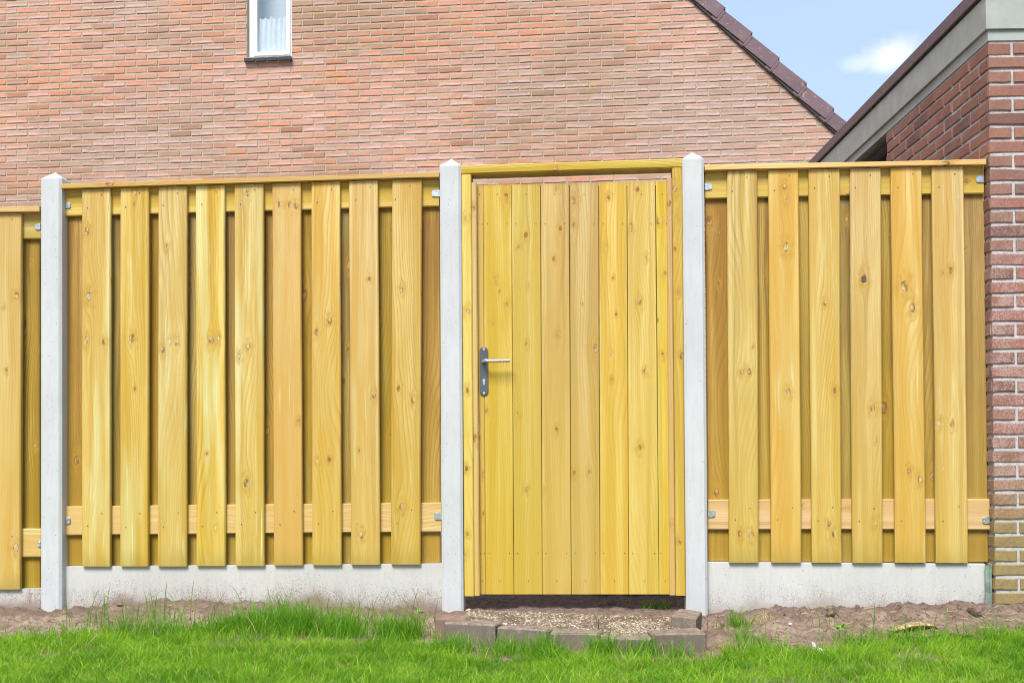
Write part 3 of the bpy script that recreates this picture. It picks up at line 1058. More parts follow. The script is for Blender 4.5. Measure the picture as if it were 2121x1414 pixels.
for c in range(0, 44):
    z = ZB - 0.004 - GC * c - GC / 2
    # street face
    x = 0.0; first = (c % 2 == 0)
    i = 0
    while x < 3.8:
        L = 0.105 if (i == 0 and first) else 0.215
        w = L - (GJ if i else 0.006)
        x0 = x if i == 0 else x
        cxm = x0 + w / 2
        if x < 0.34:
            base_l = random.choice(ghalf if L < 0.2 else gfull)
            o = link('brick', base_l, gwall, (cxm, random.uniform(-.003, .002), z), (0, random.uniform(-.006, .006), 0))
            bw = (0.11 if L < 0.2 else 0.22) - GJ
            o.scale = (w / bw, 1, 1)
            nparts += 1
        else:
            g_ = brick_geo(w, GC - GV, bev=0.0028, j=0.0018)
            dy = random.uniform(-.003, .002)
            GJn.add(g_, lambda p: (p[0] + cxm, p[1] + dy, p[2] + z))
        x = x0 + w + GJ
        i += 1
    # side face: bricks run back along +y; their front looks to -x
    y = 0.0; i = 0
    while y < 4.3:
        L = 0.215 if not (i == 0 and not first) else 0.105
        w = L - (GJ if i else 0.006)
        y0 = y
        y = y0 + w + GJ
        i += 1
        if y0 + w > OY and y0 < OY2 and z > ZB - 1.0:
            if y0 < OY - 0.04:
                w = OY - y0
            else:
                continue
        cym = y0 + w / 2
        seen = (c < 12 and cym < 1.5) or cym < 0.12
        st = 0.0065 if y0 == 0 else 0.0   # corner brick: leave the arris to the street face
        if seen and nparts < 297:
            bl = 0.22 - GJ
            o = link('brick', random.choice(gfull if w > 0.12 else ghalf), gwall, (random.uniform(-.003, .001) + 0.0005, cym + st / 2, z), (0, 0, -math.pi / 2))
            o.scale = ((w - st) / ((0.22 if w > 0.12 else 0.11) - GJ), 1, 1)
            nparts += 1
        else:
            g_ = brick_geo(w - st, GC - GV, bev=0.0028, j=0.0018)
            dy = random.uniform(-.003, .001)
            GJn.add(g_, lambda p: (p[1] + dy + 0.0005, cym + st / 2 - p[0], p[2] + z))
tag(GJn.build('wall_bricks', M_GBRICK, gwall), kind='stuff')
# frieze board, fascia, coping
MB().box(-0.001, 4.0, -0.001, 4.45, ZB, ZF, 0.002).build('frieze_board', M_FASCIA, garage)
FZ = ZF + 0.149
mb = MB()
mb.box(-0.014, 4.02, -0.014, 4.47, ZF, FZ, 0.002)
mb.build('fascia', M_FASCIA, garage)
CZ = FZ + 0.076
mb = MB()
mb.box(-0.026, 4.04, -0.026, 4.5, FZ + 0.012, CZ, 0.003)
mb.build('coping', M_COPING, garage)
MB().box(-0.006, 4.0, -0.006, 4.4, FZ - 0.001, FZ + 0.013).build('shadow_gap', M_LOUV, garage)  # near-black strip paints the line of shade under the coping
# louvred opening high in the side wall
ven = link('side_window', None, garage)
MB().box(0.10, 0.118, OY + 0.002, OY2 - 0.002, ZB - 0.7, ZB - 0.002).build('dark_pane', M_DARK, ven)
for k in range(5):
    MB().box(-0.018, 0.018, -1.09, 1.09, -0.006, 0.006).build('louvre', M_LOUV, ven, (0.055, (OY + OY2) / 2, ZB - 0.05 - k * 0.11), (0, 0.5, 0))

# ------------------------------------------------------------------ fence carpentry
def plank(name, parent, o, quad, n0, n1, mat, along='z', knots=(), nk=3, seg=7, wob=0.0012, bev=0.0045, foot=0.0, cup=0.0, kr=(0.006, 0.012), seedv=None, label=None, tone=0.0, mintk=0.0):
    """board through four corners (u,z): bottom-left, bottom-right, top-right, top-left, between depths n0 and n1.
    o: (u, z) origin of the parent.  grain runs along z or along u."""
    bl, br, tr_, tl = quad
    verts = []; uvs = []; faces = []
    W = math.dist(bl, br); H = math.dist(bl, tl)
    phs = [random.uniform(0, 6) for _ in range(4)]
    if along == 'z':
        A0, A1, B0, B1 = bl, tl, br, tr_
        length, width = H, W
    else:
        A0, A1, B0, B1 = tl, tr_, bl, br
        length, width = W, H
    bow = random.uniform(-1, 1) * 0.0012
    for s_ in range(seg + 1):
        q = s_ / seg
        e = wob * (math.sin(q * 5 + phs[0]) * 0.6 + math.sin(q * 11 + phs[1]) * 0.4)
        e2 = wob * (math.sin(q * 6 + phs[2]) * 0.6 + math.sin(q * 13 + phs[3]) * 0.4)
        a = [A0[i] + (A1[i] - A0[i]) * q for i in range(2)]
        b_ = [B0[i] + (B1[i] - B0[i]) * q for i in range(2)]
        L = math.dist(a, b_)
        ux, uz = (b_[0] - a[0]) / L, (b_[1] - a[1]) / L
        def pt(tt): return (a[0] + ux * tt, a[1] + uz * tt)
        # cross-section: back-left, edge-left, face-left, face-mid, face-right, edge-right, back-right
        bo = bow * math.sin(q * math.pi) * 2
        sec = [(e, n1), (e, n0 + bev), (e + bev, n0), (L / 2, n0 + cup), (L - bev + e2, n0), (L + e2, n0 + bev), (L + e2, n1)]
        endc = 0.0015 if s_ in (0, seg) else 0.0
        for k_, (tt, nn) in enumerate(sec):
            p = pt(tt)
            verts.append((p[0] - o[0], nn + bo + (endc if 1 < k_ < 5 else 0), p[1] - o[1]))
            uvs.append((tt, q * length))
    K = 7
    for s_ in range(seg):
        for k_ in range(K):
            k2 = (k_ + 1) % K
            a_, b2, c_, d_ = s_ * K + k_, s_ * K + k2, (s_ + 1) * K + k2, (s_ + 1) * K + k_
            faces.append([a_, b2, c_, d_] if along == 'z' else [a_, d_, c_, b2][::-1])
    faces.append(list(range(K))[::-1])
    faces.append([seg * K + i for i in range(K)])
    sv = random.random() if seedv is None else seedv
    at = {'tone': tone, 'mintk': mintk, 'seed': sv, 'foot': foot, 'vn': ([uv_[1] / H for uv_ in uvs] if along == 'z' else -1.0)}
    ks = []
    for (kp, ky, r) in knots:
        # photo pixel -> board coordinates
        ku, kz = FEN.hit(kp, ky, n0)
        if along == 'z':
            q = (kz - bl[1]) / (tl[1] - bl[1])
            le = bl[0] + (tl[0] - bl[0]) * q
            ks.append((ku - le, q * H, r))
        else:
            ks.append((kz - bl[1], ku - bl[0], r))
    for _ in range(nk if not knots else max(0, nk - len(knots))):
        if len(ks) < NK:
            ks.append((random.uniform(0.1, 0.9) * width, random.uniform(0.03, 0.97) * length, random.uniform(*kr)))
    for i in range(NK):
        at['k%d' % i] = ks[i] if i < len(ks) else (0.0, 0.0, 0.0)
        if i < len(ks) and not (i < len(knots)): at['k%d' % i] = (ks[i][0], ks[i][1], ks[i][2] * random.choice((0.45, 0.6, 0.9, 1.3)))
    ob = link(name, mesh_of(name, verts, faces, mat, uvs, at), parent)
    if label: ob['label'] = label
    return ob


def quad_px(xl_b, xr_b, yb_l, yb_r, xl_t, xr_t, yt_l, yt_r, N):
    return [FEN.hit(xl_b, yb_l, N), FEN.hit(xr_b, yb_r, N), FEN.hit(xr_t, yt_r, N), FEN.hit(xl_t, yt_l, N)]


def nails(mb, pts, n0, o, r=0.0028):
    for (u, z) in pts:
        b = len(mb.v); n = 6
        for k in range(n):
            a = 2 * math.pi * k / n
            mb.v.append((u - o[0] + r * math.cos(a), n0 - 0.0006, z - o[1] + r * math.sin(a)))
        mb.f.append([b + k for k in range(n)])


N_RAIL0, N_RAIL1 = 0.0225, 0.0425
N_BK0, N_BK1 = 0.0445, 0.0625


def bracket(parent, o, x0, x1, y0, y1, side, N=N_RAIL0 - 0.004):
    """zinc angle plate with a rounded end, screwed to the rail; side: which end is against the post"""
    a = FEN.hit(x0, y1, N); b = FEN.hit(x1, y0, N)
    w, h = b[0] - a[0], b[1] - a[1]
    pts = []
    r = h * 0.32
    if side == 'L':
        pts = [(a[0], a[1]), (b[0] - r, a[1])] + [(b[0] - r + r * math.cos(t), a[1] + r + r * math.sin(t)) for t in (-1.0, -0.45)] + \
              [(b[0] - r + r * math.cos(t), b[1] - r + r * math.sin(t)) for t in (0.45, 1.0)] + [(b[0] - r, b[1]), (a[0], b[1])]
    else:
        pts = [(b[0], a[1]), (b[0], b[1]), (a[0] + r, b[1])] + [(a[0] + r - r * math.cos(t), b[1] - r + r * math.sin(t)) for t in (1.0, 0.45)] + \
              [(a[0] + r - r * math.cos(t), a[1] + r + r * math.sin(t)) for t in (-0.45, -1.0)] + [(a[0] + r, a[1])]
    pts = [(p[0] - o[0], p[1] - o[1]) for p in pts]
    mb = MB().prism(pts, N, N + 0.003, 0.0008)
    # folded leg running back along the post
    e = (a[0] - o[0]) if side == 'L' else (b[0] - o[0])
    mb.box(min(e, e + (0.0025 if side == 'L' else -0.0025)), max(e, e + (0.0025 if side == 'L' else -0.0025)), N + 0.003, N + 0.035, a[1] - o[1], b[1] - o[1])
    br = mb.build('bracket', M_ZINC, parent)
    for (du, dz) in ((0.45, 0.72), (0.68, 0.28)) if side == 'L' else ((0.55, 0.72), (0.3, 0.28)):
        c = (a[0] + w * du - o[0], a[1] + h * dz - o[1])
        pp = [(c[0] + 0.0036 * math.cos(t), c[1] + 0.0036 * math.sin(t)) for t in [k * math.pi / 4 for k in range(8)]]
        MB().prism(pp, N - 0.0016, N + 0.001, 0.0008).build('screw', M_SCREW, br)
    return br


def fence_panel(label, xa, fronts, cap, up_rail, lo_rail, back_b, front_b, backs, brs, knots, rail_x):
    """cap etc: lists of (x_left, y_left, x_right, y_right) for top and bottom edges, photo pixels"""
    o = FEN.hit(xa, 1200, 0)
    o = (o[0], 0.0)
    root = thing('fence_panel', label, 'fence panel', FEN.world(o[0], 0), -FEN.th, 'wooden fence panels between the concrete posts')
    (cxl, cyl, cxr, cyr, ch) = cap
    NC = -0.018
    q = [FEN.hit(cxl, cyl + ch[0], NC), FEN.hit(cxr, cyr + ch[1], NC), FEN.hit(cxr, cyr, NC), FEN.hit(cxl, cyl, NC)]
    plank('cap_rail', root, o, q, NC, 0.078, M_RAIL, 'u', nk=1, seg=6, wob=0.0008, bev=0.002)
    capbot = q[0], q[1]
    def capz(u): return capbot[0][1] + (capbot[1][1] - capbot[0][1]) * (u - capbot[0][0]) / (capbot[1][0] - capbot[0][0])
    for (xl, ytl, ybl, xr, ytr, ybr, xl2, xr2) in (up_rail, lo_rail):
        q = [FEN.hit(xl2, ybl, N_RAIL0), FEN.hit(xr2, ybr, N_RAIL0), FEN.hit(xr, ytr, N_RAIL0), FEN.hit(xl, ytl, N_RAIL0)]
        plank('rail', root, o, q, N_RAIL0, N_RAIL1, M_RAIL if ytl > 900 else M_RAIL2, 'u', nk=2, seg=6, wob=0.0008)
    # front boards
    sc = MB()
    ur = [FEN.hit(up_rail[0], (up_rail[1] + up_rail[2]) / 2), FEN.hit(up_rail[3], (up_rail[4] + up_rail[5]) / 2)]
    lrr = [FEN.hit(lo_rail[0], (lo_rail[1] + lo_rail[2]) / 2), FEN.hit(lo_rail[3], (lo_rail[4] + lo_rail[5]) / 2)]
    def lerp(l, u): return l[0][1] + (l[1][1] - l[0][1]) * (u - l[0][0]) / (l[1][0] - l[0][0])
    for i, (tl_, tr__, bl_, br_) in enumerate(fronts):
        yb = np.interp((bl_ + br_) / 2, [front_b[0], front_b[2]], [front_b[1], front_b[3]]) + random.uniform(-0.8, 0.8)
        ty = np.interp((tl_ + tr__) / 2, [cxl, cxr], [cyl + ch[0], cyr + ch[1]]) - 1.0
        q = quad_px(bl_, br_, yb, yb, tl_, tr__, ty, ty, 0)
        for j in (2, 3):
            q[j] = (q[j][0], capz(q[j][0]) - 0.003)
        key = (len(fronts), i)
        tone = {(9, 5): 0.75, (9, 7): 0.25, (6, 1): 0.65, (6, 4): 0.4, (6, 3): 0.1, (9, 0): 0.0}.get(key, random.uniform(0, 0.18))
        if xa < 100: tone = 0.45
        mintk = random.uniform(0.7, 1.0) if (xa > 100 and len(fronts) == 9 and i < 5) else random.uniform(0, 0.45)
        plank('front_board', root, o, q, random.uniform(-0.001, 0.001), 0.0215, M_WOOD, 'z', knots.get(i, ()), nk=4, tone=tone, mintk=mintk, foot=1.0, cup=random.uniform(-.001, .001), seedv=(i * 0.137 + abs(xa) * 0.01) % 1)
        um = [(q[0][0] + (q[1][0] - q[0][0]) * t_) for t_ in (0.22, 0.72)]
        for ln in (ur, lrr):
            nails(sc, [(um[0], lerp(ln, um[0]) - 0.028 + random.uniform(-.005, .005)), (um[1], lerp(ln, um[1]) + 0.032 + random.uniform(-.005, .005))], -0.001, o)
    # back boards
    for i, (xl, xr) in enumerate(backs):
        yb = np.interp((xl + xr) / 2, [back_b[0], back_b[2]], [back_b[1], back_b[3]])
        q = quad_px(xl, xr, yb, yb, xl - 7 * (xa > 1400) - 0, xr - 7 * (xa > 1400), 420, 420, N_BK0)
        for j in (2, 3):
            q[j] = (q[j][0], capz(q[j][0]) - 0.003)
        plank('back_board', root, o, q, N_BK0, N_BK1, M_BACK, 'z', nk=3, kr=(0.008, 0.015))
    tag(sc.build('nail_heads', M_NAIL, root), kind='stuff')
    for b_ in brs:
        bracket(root, o, *b_)
    if len(fronts) == 6:   # one knot has fallen out of the fourth board
        ku, kz = FEN.hit(1789.5, 577, -0.0015)
        pp = [(ku - o[0] + 0.0115 * math.cos(a_) * (1.1 if k_ % 3 else 0.85), kz + 0.0135 * math.sin(a_)) for k_, a_ in enumerate([k * math.pi / 6 for k in range(12)])]
        MB().prism(pp, -0.0016, 0.002, 0.0).build('knot_hole', M_NAIL, root)
    return root


# middle panel (nine front boards)
fr2 = [(169.3, 228.0, 169, 227.5), (248.9, 307.2, 248, 306.5), (327.9, 386.6, 326, 386), (405, 464.4, 406, 466), (485.4, 544.8, 487.2, 546.6),
       (563.2, 622.3, 567.2, 626), (644.7, 703.7, 646.6, 706.7), (722.8, 782.4, 727, 787), (812.3, 872.9, 809.5, 870.3)]
kn2 = {0: [(180, 480, .011), (178, 705, .010), (215, 708, .008)], 1: [(273, 700, .012), (279, 805, .004), (280, 400, .007)],
       2: [(346, 510, .006), (366, 710, .009), (352, 706, .008)], 3: [(437, 705, .011), (452, 700, .007)],
       4: [(495, 738, .008), (515, 718, .009), (512, 400, .009), (510, 1000, .012)], 5: [(580, 425, .009), (601, 424, .009), (613, 427, .009)],
       6: [(683, 664, .010), (656, 688, .009), (683, 950, .008), (657, 955, .006)], 7: [(765, 578, .006), (775, 820, .008), (748, 1107, .010)],
       8: [(832, 601, .008), (856, 828, .010), (826, 805, .008), (832, 1049, .010)]}
bk2 = []
gaps = [(134, 169)] + [((fr2[i][1] + fr2[i][3]) / 2, (fr2[i + 1][0] + fr2[i + 1][2]) / 2) for i in range(8)] + [(872, 911)]
for i, (a, b_) in enumerate(gaps):
    c = (a + b_) / 2
    if i == 0: bk2.append((134.5, 192))
    elif i == len(gaps) - 1: bk2.append((853, 912))
    else: bk2.append((c - 28.5 + random.uniform(-3, 3), c + 28.5 + random.uniform(-3, 3)))
fence_panel('yellow fence panel with nine front boards, between the two white posts left of the gate', 134, fr2,
            (126, 380.7, 909, 356.4, (9.4, 9.8)),
            (131, 391, 448, 909, 370, 427, 131, 909), (130, 1048, 1108, 914, 1040, 1101, 130, 914),
            (134, 1170.5, 915, 1164.0), (169, 1173, 870, 1168.5), bk2,
            [(130.4, 146, 418.6, 431.6, 'L'), (893.6, 911, 393, 407.5, 'R'), (131, 145.8, 1070.5, 1085, 'L'), (899, 916, 1061, 1076, 'R')], kn2, None)
# right panel (six front boards)
fr3 = [(1506.4, 1568.6, 1510.5, 1571.7), (1591.4, 1654, 1598, 1660), (1675.3, 1739, 1681.8, 1743.3), (1761, 1825, 1766.5, 1829),
       (1845.3, 1908.9, 1854.8, 1918), (1930.3, 1996, 1939.8, 2006)]
kn3 = {0: [(1552, 770, .009), (1537, 770, .007), (1533, 1105, .009), (1556, 1108, .010), (1560, 720, .004)], 1: [(1628, 512, .012), (1633, 812, .009)],
       2: [(1729, 808, .007), (1729, 1106, .010)], 3: [(1789, 577, .012), (1808, 845, .010), (1814, 1083, .008)],
       4: [(1889, 637, .012), (1882, 975, .008), (1906, 993, .010)], 5: [(1969, 560, .008), (1945, 876, .009), (1972, 878, .008)]}
gaps = [(1464, 1508)] + [((fr3[i][3]), (fr3[i + 1][2])) for i in range(5)] + [(2006, 2047)]
bk3 = []
for i, (a, b_) in enumerate(gaps):
    c = (a + b_) / 2
    if i == 0: bk3.append((1467, 1528))
    elif i == len(gaps) - 1: bk3.append((1986, 2047.6))
    else: bk3.append((c - 31 + random.uniform(-3, 3), c + 31 + random.uniform(-3, 3)))
fence_panel('yellow pine fence panel with six overlapping upright boards, between the gate post and the garage', 1462, fr3,
            (1460, 341.6, 2043, 329.5, (10, 10.6)),
            (1461, 354, 411, 2038, 343, 400.5, 1461, 2038), (1467, 1034, 1096, 2050, 1033, 1096.9, 1467, 2050),
            (1467, 1161, 2047, 1163.2), (1510, 1164.2, 2006, 1165.5), bk3,
            [(1459.6, 1475, 379, 393.5, 'L'), (2022, 2038.5, 363.8, 378, 'R'), (1466, 1482, 1056, 1070.7, 'L'), (2035, 2051, 1069.7, 1084, 'R')], kn3, None)
# left panel, lower by one step, runs out of the picture
fr1 = [(43.6 - 58 - 78 * k, 43.6 - 78 * k, 41 - 58 - 78 * k, 41 - 78 * k) for k in range(0, 9)]
kn1 = {0: [(34, 612, .010), (14, 765, .006), (33, 1133, .013), (8, 636, .005)]}
bk1 = [(22, 82.0)] + [(22 - 78 * k - 8, 82 - 78 * k - 8) for k in range(1, 9)]
fence_panel('lower set yellow fence panel left of the leftmost post, cut off by the picture edge', 80, fr1,
            (-640, 441, 81, 427, (10.5, 10.3)),
            (-640, 450, 505, 84, 438, 494, -640, 84), (-640, 1096, 1158, 84, 1094, 1153, -640, 84),
            (-640, 1223, 84, 1216), (-640, 1226, 43, 1220), bk1,
            [(71.5, 83.5, 462.7, 476, 'R'), (77, 84, 1120, 1133, 'R')], kn1, None)

# concrete posts
def post(label, left, flat_l, flat_r, right, ytop, apex, lean, depth=0.10, ybot=1262):
    N0 = -0.020
    uL, zt = FEN.hit(left, ytop, N0)
    uR = FEN.hit(right, ytop, N0)[0]
    w = uR - uL
    uc = (uL + uR) / 2
    za = FEN.hit(apex[0], apex[1], N0 + depth / 2)[1]
    # plan outline with chamfered front arrises and the panel slots in both flanks
    c = 0.012
    h = w / 2
    plan = [(-h + c, 0), (h - c, 0), (h, c * 0.8), (h, 0.036), (h - 0.022, 0.038), (h - 0.022, 0.078), (h, 0.08), (h, depth), (-h, depth),
            (-h, 0.08), (-h + 0.022, 0.078), (-h + 0.022, 0.038), (-h, 0.036), (-h, c * 0.8)]
    plan = [(-h + c, 0), (h - c, 0), (h, c * 0.8), (h, depth), (-h, depth), (-h, c * 0.8)]
    zb = -0.25
    v = []; f = []
    n = len(plan)
    levels = [(zb, 1.0, 0), (zt - 0.006, 1.0, 0), (zt, 0.955, 0)]
    for (z, s_, _) in levels:
        for (x, y) in plan:
            v.append((x * s_, depth / 2 + (y - depth / 2) * s_, z))
    v.append((0, depth / 2, za))
    for k in range(2):
        for i in range(n):
            j = (i + 1) % n
            f.append([k * n + i, k * n + j, (k + 1) * n + j, (k + 1) * n + i])
    for i in range(n):
        f.append([2 * n + i, 2 * n + (i + 1) % n, 3 * n])
    f.append(list(range(n))[::-1])
    ob = link('concrete_post', mesh_of('concrete_post', v, f, M_POST), None, FEN.world(uc, N0), (0, 0, -FEN.th))
    return tag(ob, label, 'fence post', 'white concrete fence posts with pointed tops')


post('leftmost white concrete post with pointed top, standing beside the lower fence panel', 83, 87, 118, 126.5, 368, (112.7, 357.4), 0)
post('white concrete fence post with pointed top on the handle side of the gate', 910.2, 914.5, 950, 954.5, 341.6, (934.3, 329.4), 0)
post('white concrete fence post with pointed top between the gate and the right fence panel', 1413.5, 1419, 1452, 1458, 327, (1432.8, 315.7), 0)

# concrete gravel boards under the panels
def kick(label, xl, yl, xr, yr, group='concrete boards under the fence panels', mat=None):
    N0 = 0.019
    a = FEN.hit(xl, yl, N0); b_ = FEN.hit(xr, yr, N0)
    mb = MB()
    mb.prism([(a[0] - a[0], -0.25), (b_[0] - a[0], -0.25), (b_[0] - a[0], b_[1]), (0, a[1])], N0, N0 + 0.045, 0.004)
    ob = mb.build('gravel_board', mat or M_KICK, None, FEN.world(a[0], 0), (0, 0, -FEN.th))
    return tag(ob, label, 'concrete board', group)


kick('long pale concrete board splashed with mud under the nine board fence panel', 125, 1172.5, 922, 1166.5)
kick('clean pale concrete board under the six board fence panel beside the garage', 1464, 1163.5, 2041.5, 1167.5, mat=M_KICK2)
kick('pale concrete board at the left picture edge below the lower fence panel', -640, 1225, 86, 1218)
a = FEN.hit(2041.5, 1257, -0.002); b_ = FEN.hit(2054.4, 1170, -0.002)
mb = MB()
w = b_[0] - a[0]
mb.box(0, w, 0, 0.003, -0.1, b_[1])
mb.box(w - 0.003, w, 0.003, 0.07, -0.1, b_[1])
mb.box(w * 0.62, w * 0.70, -0.004, 0, -0.1, b_[1])
tag(mb.build('steel_channel', M_GALV, None, FEN.world(a[0], -0.002), (0, 0, -FEN.th)),
    'greenish galvanised steel channel holding the right end of the concrete board to the garage wall', 'metal channel')

# ------------------------------------------------------------------ gate
go = FEN.hit(1185, 1200, 0); go = (go[0], 0.0)
gate = thing('garden_gate', 'closed yellow wooden garden gate of upright tongue and groove boards in a timber frame', 'gate', FEN.world(go[0], 0), -FEN.th)
frame = link('gate_frame', None, gate)
NJ = -0.010
plank('jamb', frame, go, quad_px(962, 982, 1234, 1234, 955.6, 975.6, 361.5, 360.5, NJ), NJ, 0.085, M_GATE, 'z', [(965, 451, .007), (970, 645, .009), (966, 970, .007), (969, 1105, .006), (964, 1148, .006), (968, 808, .007)], wob=0.0006)
plank('jamb', frame, go, quad_px(1400.5, 1420.5, 1233, 1233, 1392.2, 1413.2, 347.5, 346.5, NJ), NJ, 0.085, M_GATE, 'z', [(1398, 392, .010), (1405, 607, .007), (1403, 455, .005), (1412, 737, .009), (1407, 1124, .007), (1398, 515, .005)], wob=0.0006)
plank('lintel', frame, go, [FEN.hit(955, 360.3, NJ - 0.003), FEN.hit(1413.4, 346.2, NJ - 0.003), FEN.hit(1413.4, 327.6, NJ - 0.003), FEN.hit(955, 341.8, NJ - 0.003)], NJ - 0.003, 0.088, M_GATE, 'u', nk=1, wob=0.0005)
NG = 0.022
tops = [(986.7, 1000.6), (1001.0, 1058.8), (1059.6, 1118.8), (1120, 1178.2), (1179.8, 1239.3), (1240.6, 1298), (1299.3, 1357), (1358.6, 1384)]
bots = [(993.4, 1005.4), (1006, 1064.0), (1065, 1123), (1124, 1183), (1184, 1242.6), (1243.6, 1302.3), (1303.2, 1364.8), (1365.8, 1390)]
kg = {1: [(1048, 407, .010), (1027, 580, .006), (1008, 850, .007), (1050, 630, .006), (1034, 603, .003), (1021, 668, .004)],
      2: [(1089, 487, .008), (1074, 510, .006), (1096, 596, .006), (1091, 714, .006), (1073, 857, .006), (1091, 1012, .007)],
      3: [(1154, 390, .007), (1161, 472, .007), (1147, 536, .006), (1156, 692, .006), (1153, 890, .007), (1129, 1016, .005)],
      4: [(1187, 415, .011), (1186, 465, .008), (1234, 722, .013), (1189, 980, .007), (1222, 978, .007), (1206, 629, .004)],
      5: [(1261, 409, .006), (1253, 511, .006), (1270, 575, .004), (1264, 730, .005), (1267, 786, .005), (1276, 650, .004)],
      6: [(1320, 392, .008), (1307, 475, .006), (1338, 534, .006), (1324, 625, .008), (1336, 769, .007), (1325, 927, .008)],
      7: [(1364, 459, .008), (1376, 565, .006), (1363, 663, .005), (1373, 735, .007)]}
gsc = MB()
for i in range(8):
    (tl_, tr__), (bl_, br_) = tops[i], bots[i]
    ty = lambda x: 383.2 + (x - 987) * (374.8 - 383.2) / (1384 - 987)
    q = quad_px(bl_, br_, 1230, 1230, tl_, tr__, ty(tl_), ty(tr__), NG)
    plank('gate_board', gate, go, q, NG, NG + 0.018, M_GATE, 'z', kg.get(i, ()), nk=4, kr=(0.003, 0.006), wob=0.0004, bev=0.0022, seedv=(0.31 + i * 0.173) % 1)
    w = q[1][0] - q[0][0]
    for yz, fr in ((463, (0.15, 0.85)), (402, (0.5,)), (1145, (0.12, 0.85)), (1202, (0.5,))):
        for q_ in fr:
            uu = FEN.hit((tl_ + (tr__ - tl_) * q_) if yz < 700 else (bl_ + (br_ - bl_) * q_), yz, NG)
            nails(gsc, [uu], NG - 0.001, go, 0.0022)
tag(gsc.build('nail_heads', M_NAIL, gate), kind='stuff')
# backing behind the tongue and groove joints and ledges on the garden side
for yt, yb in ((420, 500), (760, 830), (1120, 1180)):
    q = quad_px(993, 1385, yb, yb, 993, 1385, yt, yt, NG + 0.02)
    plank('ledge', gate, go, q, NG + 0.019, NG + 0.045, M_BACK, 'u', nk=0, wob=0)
gaps_mb = MB()
for i in range(7):
    a = FEN.hit(bots[i][1] + 0.5, 1228, NG + 0.012); b_ = FEN.hit(tops[i][1] + 0.5, 384, NG + 0.012)
    gaps_mb.prism([(a[0] - 0.004 - go[0], a[1]), (a[0] + 0.004 - go[0], a[1]), (b_[0] + 0.004 - go[0], b_[1]), (b_[0] - 0.004 - go[0], b_[1])], NG + 0.010, NG + 0.0175)
gaps_mb.build('board_tongues', M_LOUV, gate)['kind'] = 'stuff'
# cover strips on both edges
plank('cover_strip', gate, go, quad_px(982.4, 993.4, 1233, 1233, 975.6, 986.6, 377.5, 377.5, -0.004), -0.004, NG, M_RAIL, 'z', [(980, 432, .008)], nk=2, wob=0.0004)
plank('cover_strip', gate, go, quad_px(1387, 1399.6, 1232, 1232, 1381.3, 1392.0, 369, 369, -0.004), -0.004, NG, M_RAIL, 'z', [(1386, 421, .009)], nk=2, wob=0.0004)

# lock plate, lever, cylinder
pc = FEN.hit(1002.3, 769, NG - 0.004)
ptop = FEN.hit(1002.3, 718.5, NG - 0.004)[1]; pbot = FEN.hit(1002.3, 819, NG - 0.004)[1]
pw = (FEN.hit(1011, 769, NG)[0] - FEN.hit(993.7, 769, NG)[0]) / 2
hh = (ptop - pbot) / 2; zc = (ptop + pbot) / 2
lock = link('lock_plate', None, gate, (pc[0] - go[0], NG - 0.006, zc))
pts = []
for k in range(9):
    t_ = -math.pi + math.pi * k / 8
    pts.append((pw * math.cos(t_), -hh + pw + pw * math.sin(t_)))
for k in range(9):
    t_ = math.pi * k / 8
    pts.append((pw * math.cos(t_), hh - pw + pw * math.sin(t_)))
MB().prism(pts, 0.0, 0.006, 0.0012).build('back_plate', M_STEEL, lock)
lz = FEN.hit(1002, 747.5, NG - 0.05)[1] - zc
lu = FEN.hit(1056.5, 747, NG - 0.05)[0] - pc[0]
MB().tube([(0, 0.0, lz), (0, -0.026, lz), (0.002, -0.038, lz), (0.008, -0.046, lz), (0.018, -0.05, lz), (lu, -0.05, lz)], 0.0085, 14).build('lever', M_STEELB, lock, smooth=False)
MB().tube([(0, -0.002, lz), (0, 0.001, lz)], 0.014, 16).build('collar', M_STEEL, lock)
for dz in (hh - 0.010, -hh + 0.011):
    pp = [(0.0058 * math.cos(t), dz + 0.0058 * math.sin(t)) for t in [k * math.pi / 6 for k in range(12)]]
    sm = MB().prism(pp, -0.002, 0.001, 0.001)
    sm.build('screw', M_SCREW, lock)
cz = FEN.hit(1002, 788, NG)[1] - zc
pp = [(0.0070 * math.cos(t), cz + 0.0070 * math.sin(t)) for t in [k * math.pi / 8 for k in range(16)]]
cy = MB().prism(pp, -0.004, 0.002, 0.0008)
cy.box(-0.0040, 0.0040, -0.004, 0.001, cz - 0.021, cz - 0.006, 0.0008)
cy.build('key_cylinder', M_SCREW, lock)
MB().box(-0.0009, 0.0009, -0.0048, -0.0038, cz - 0.004, cz + 0.004).build('keyhole', M_NAIL, lock)

# ------------------------------------------------------------------ paving at the gate
def block(label, x, y, rz, L=0.21, W=0.105, H=0.09, ztop=0.05, mat=M_BLOCK, tilt=(0, 0), name='paving_block', cat='paving block', group='dark concrete blocks edging the step'):
    mb = MB()
    mb.box(-L / 2, L / 2, -W / 2, W / 2, -H, 0, 0.0075)
    # a few bumps so the faces are not perfectly flat
    vv = [(a_ + random.uniform(-.003, .003), b2 + random.uniform(-.003, .003), c_ + random.uniform(-.003, .003)) for a_, b2, c_ in mb.v]
    mb.v = vv
    ob = mb.build(name, mat, None, (x, y, ztop), (tilt[0], tilt[1], rz))
    return tag(ob, label, cat, group)


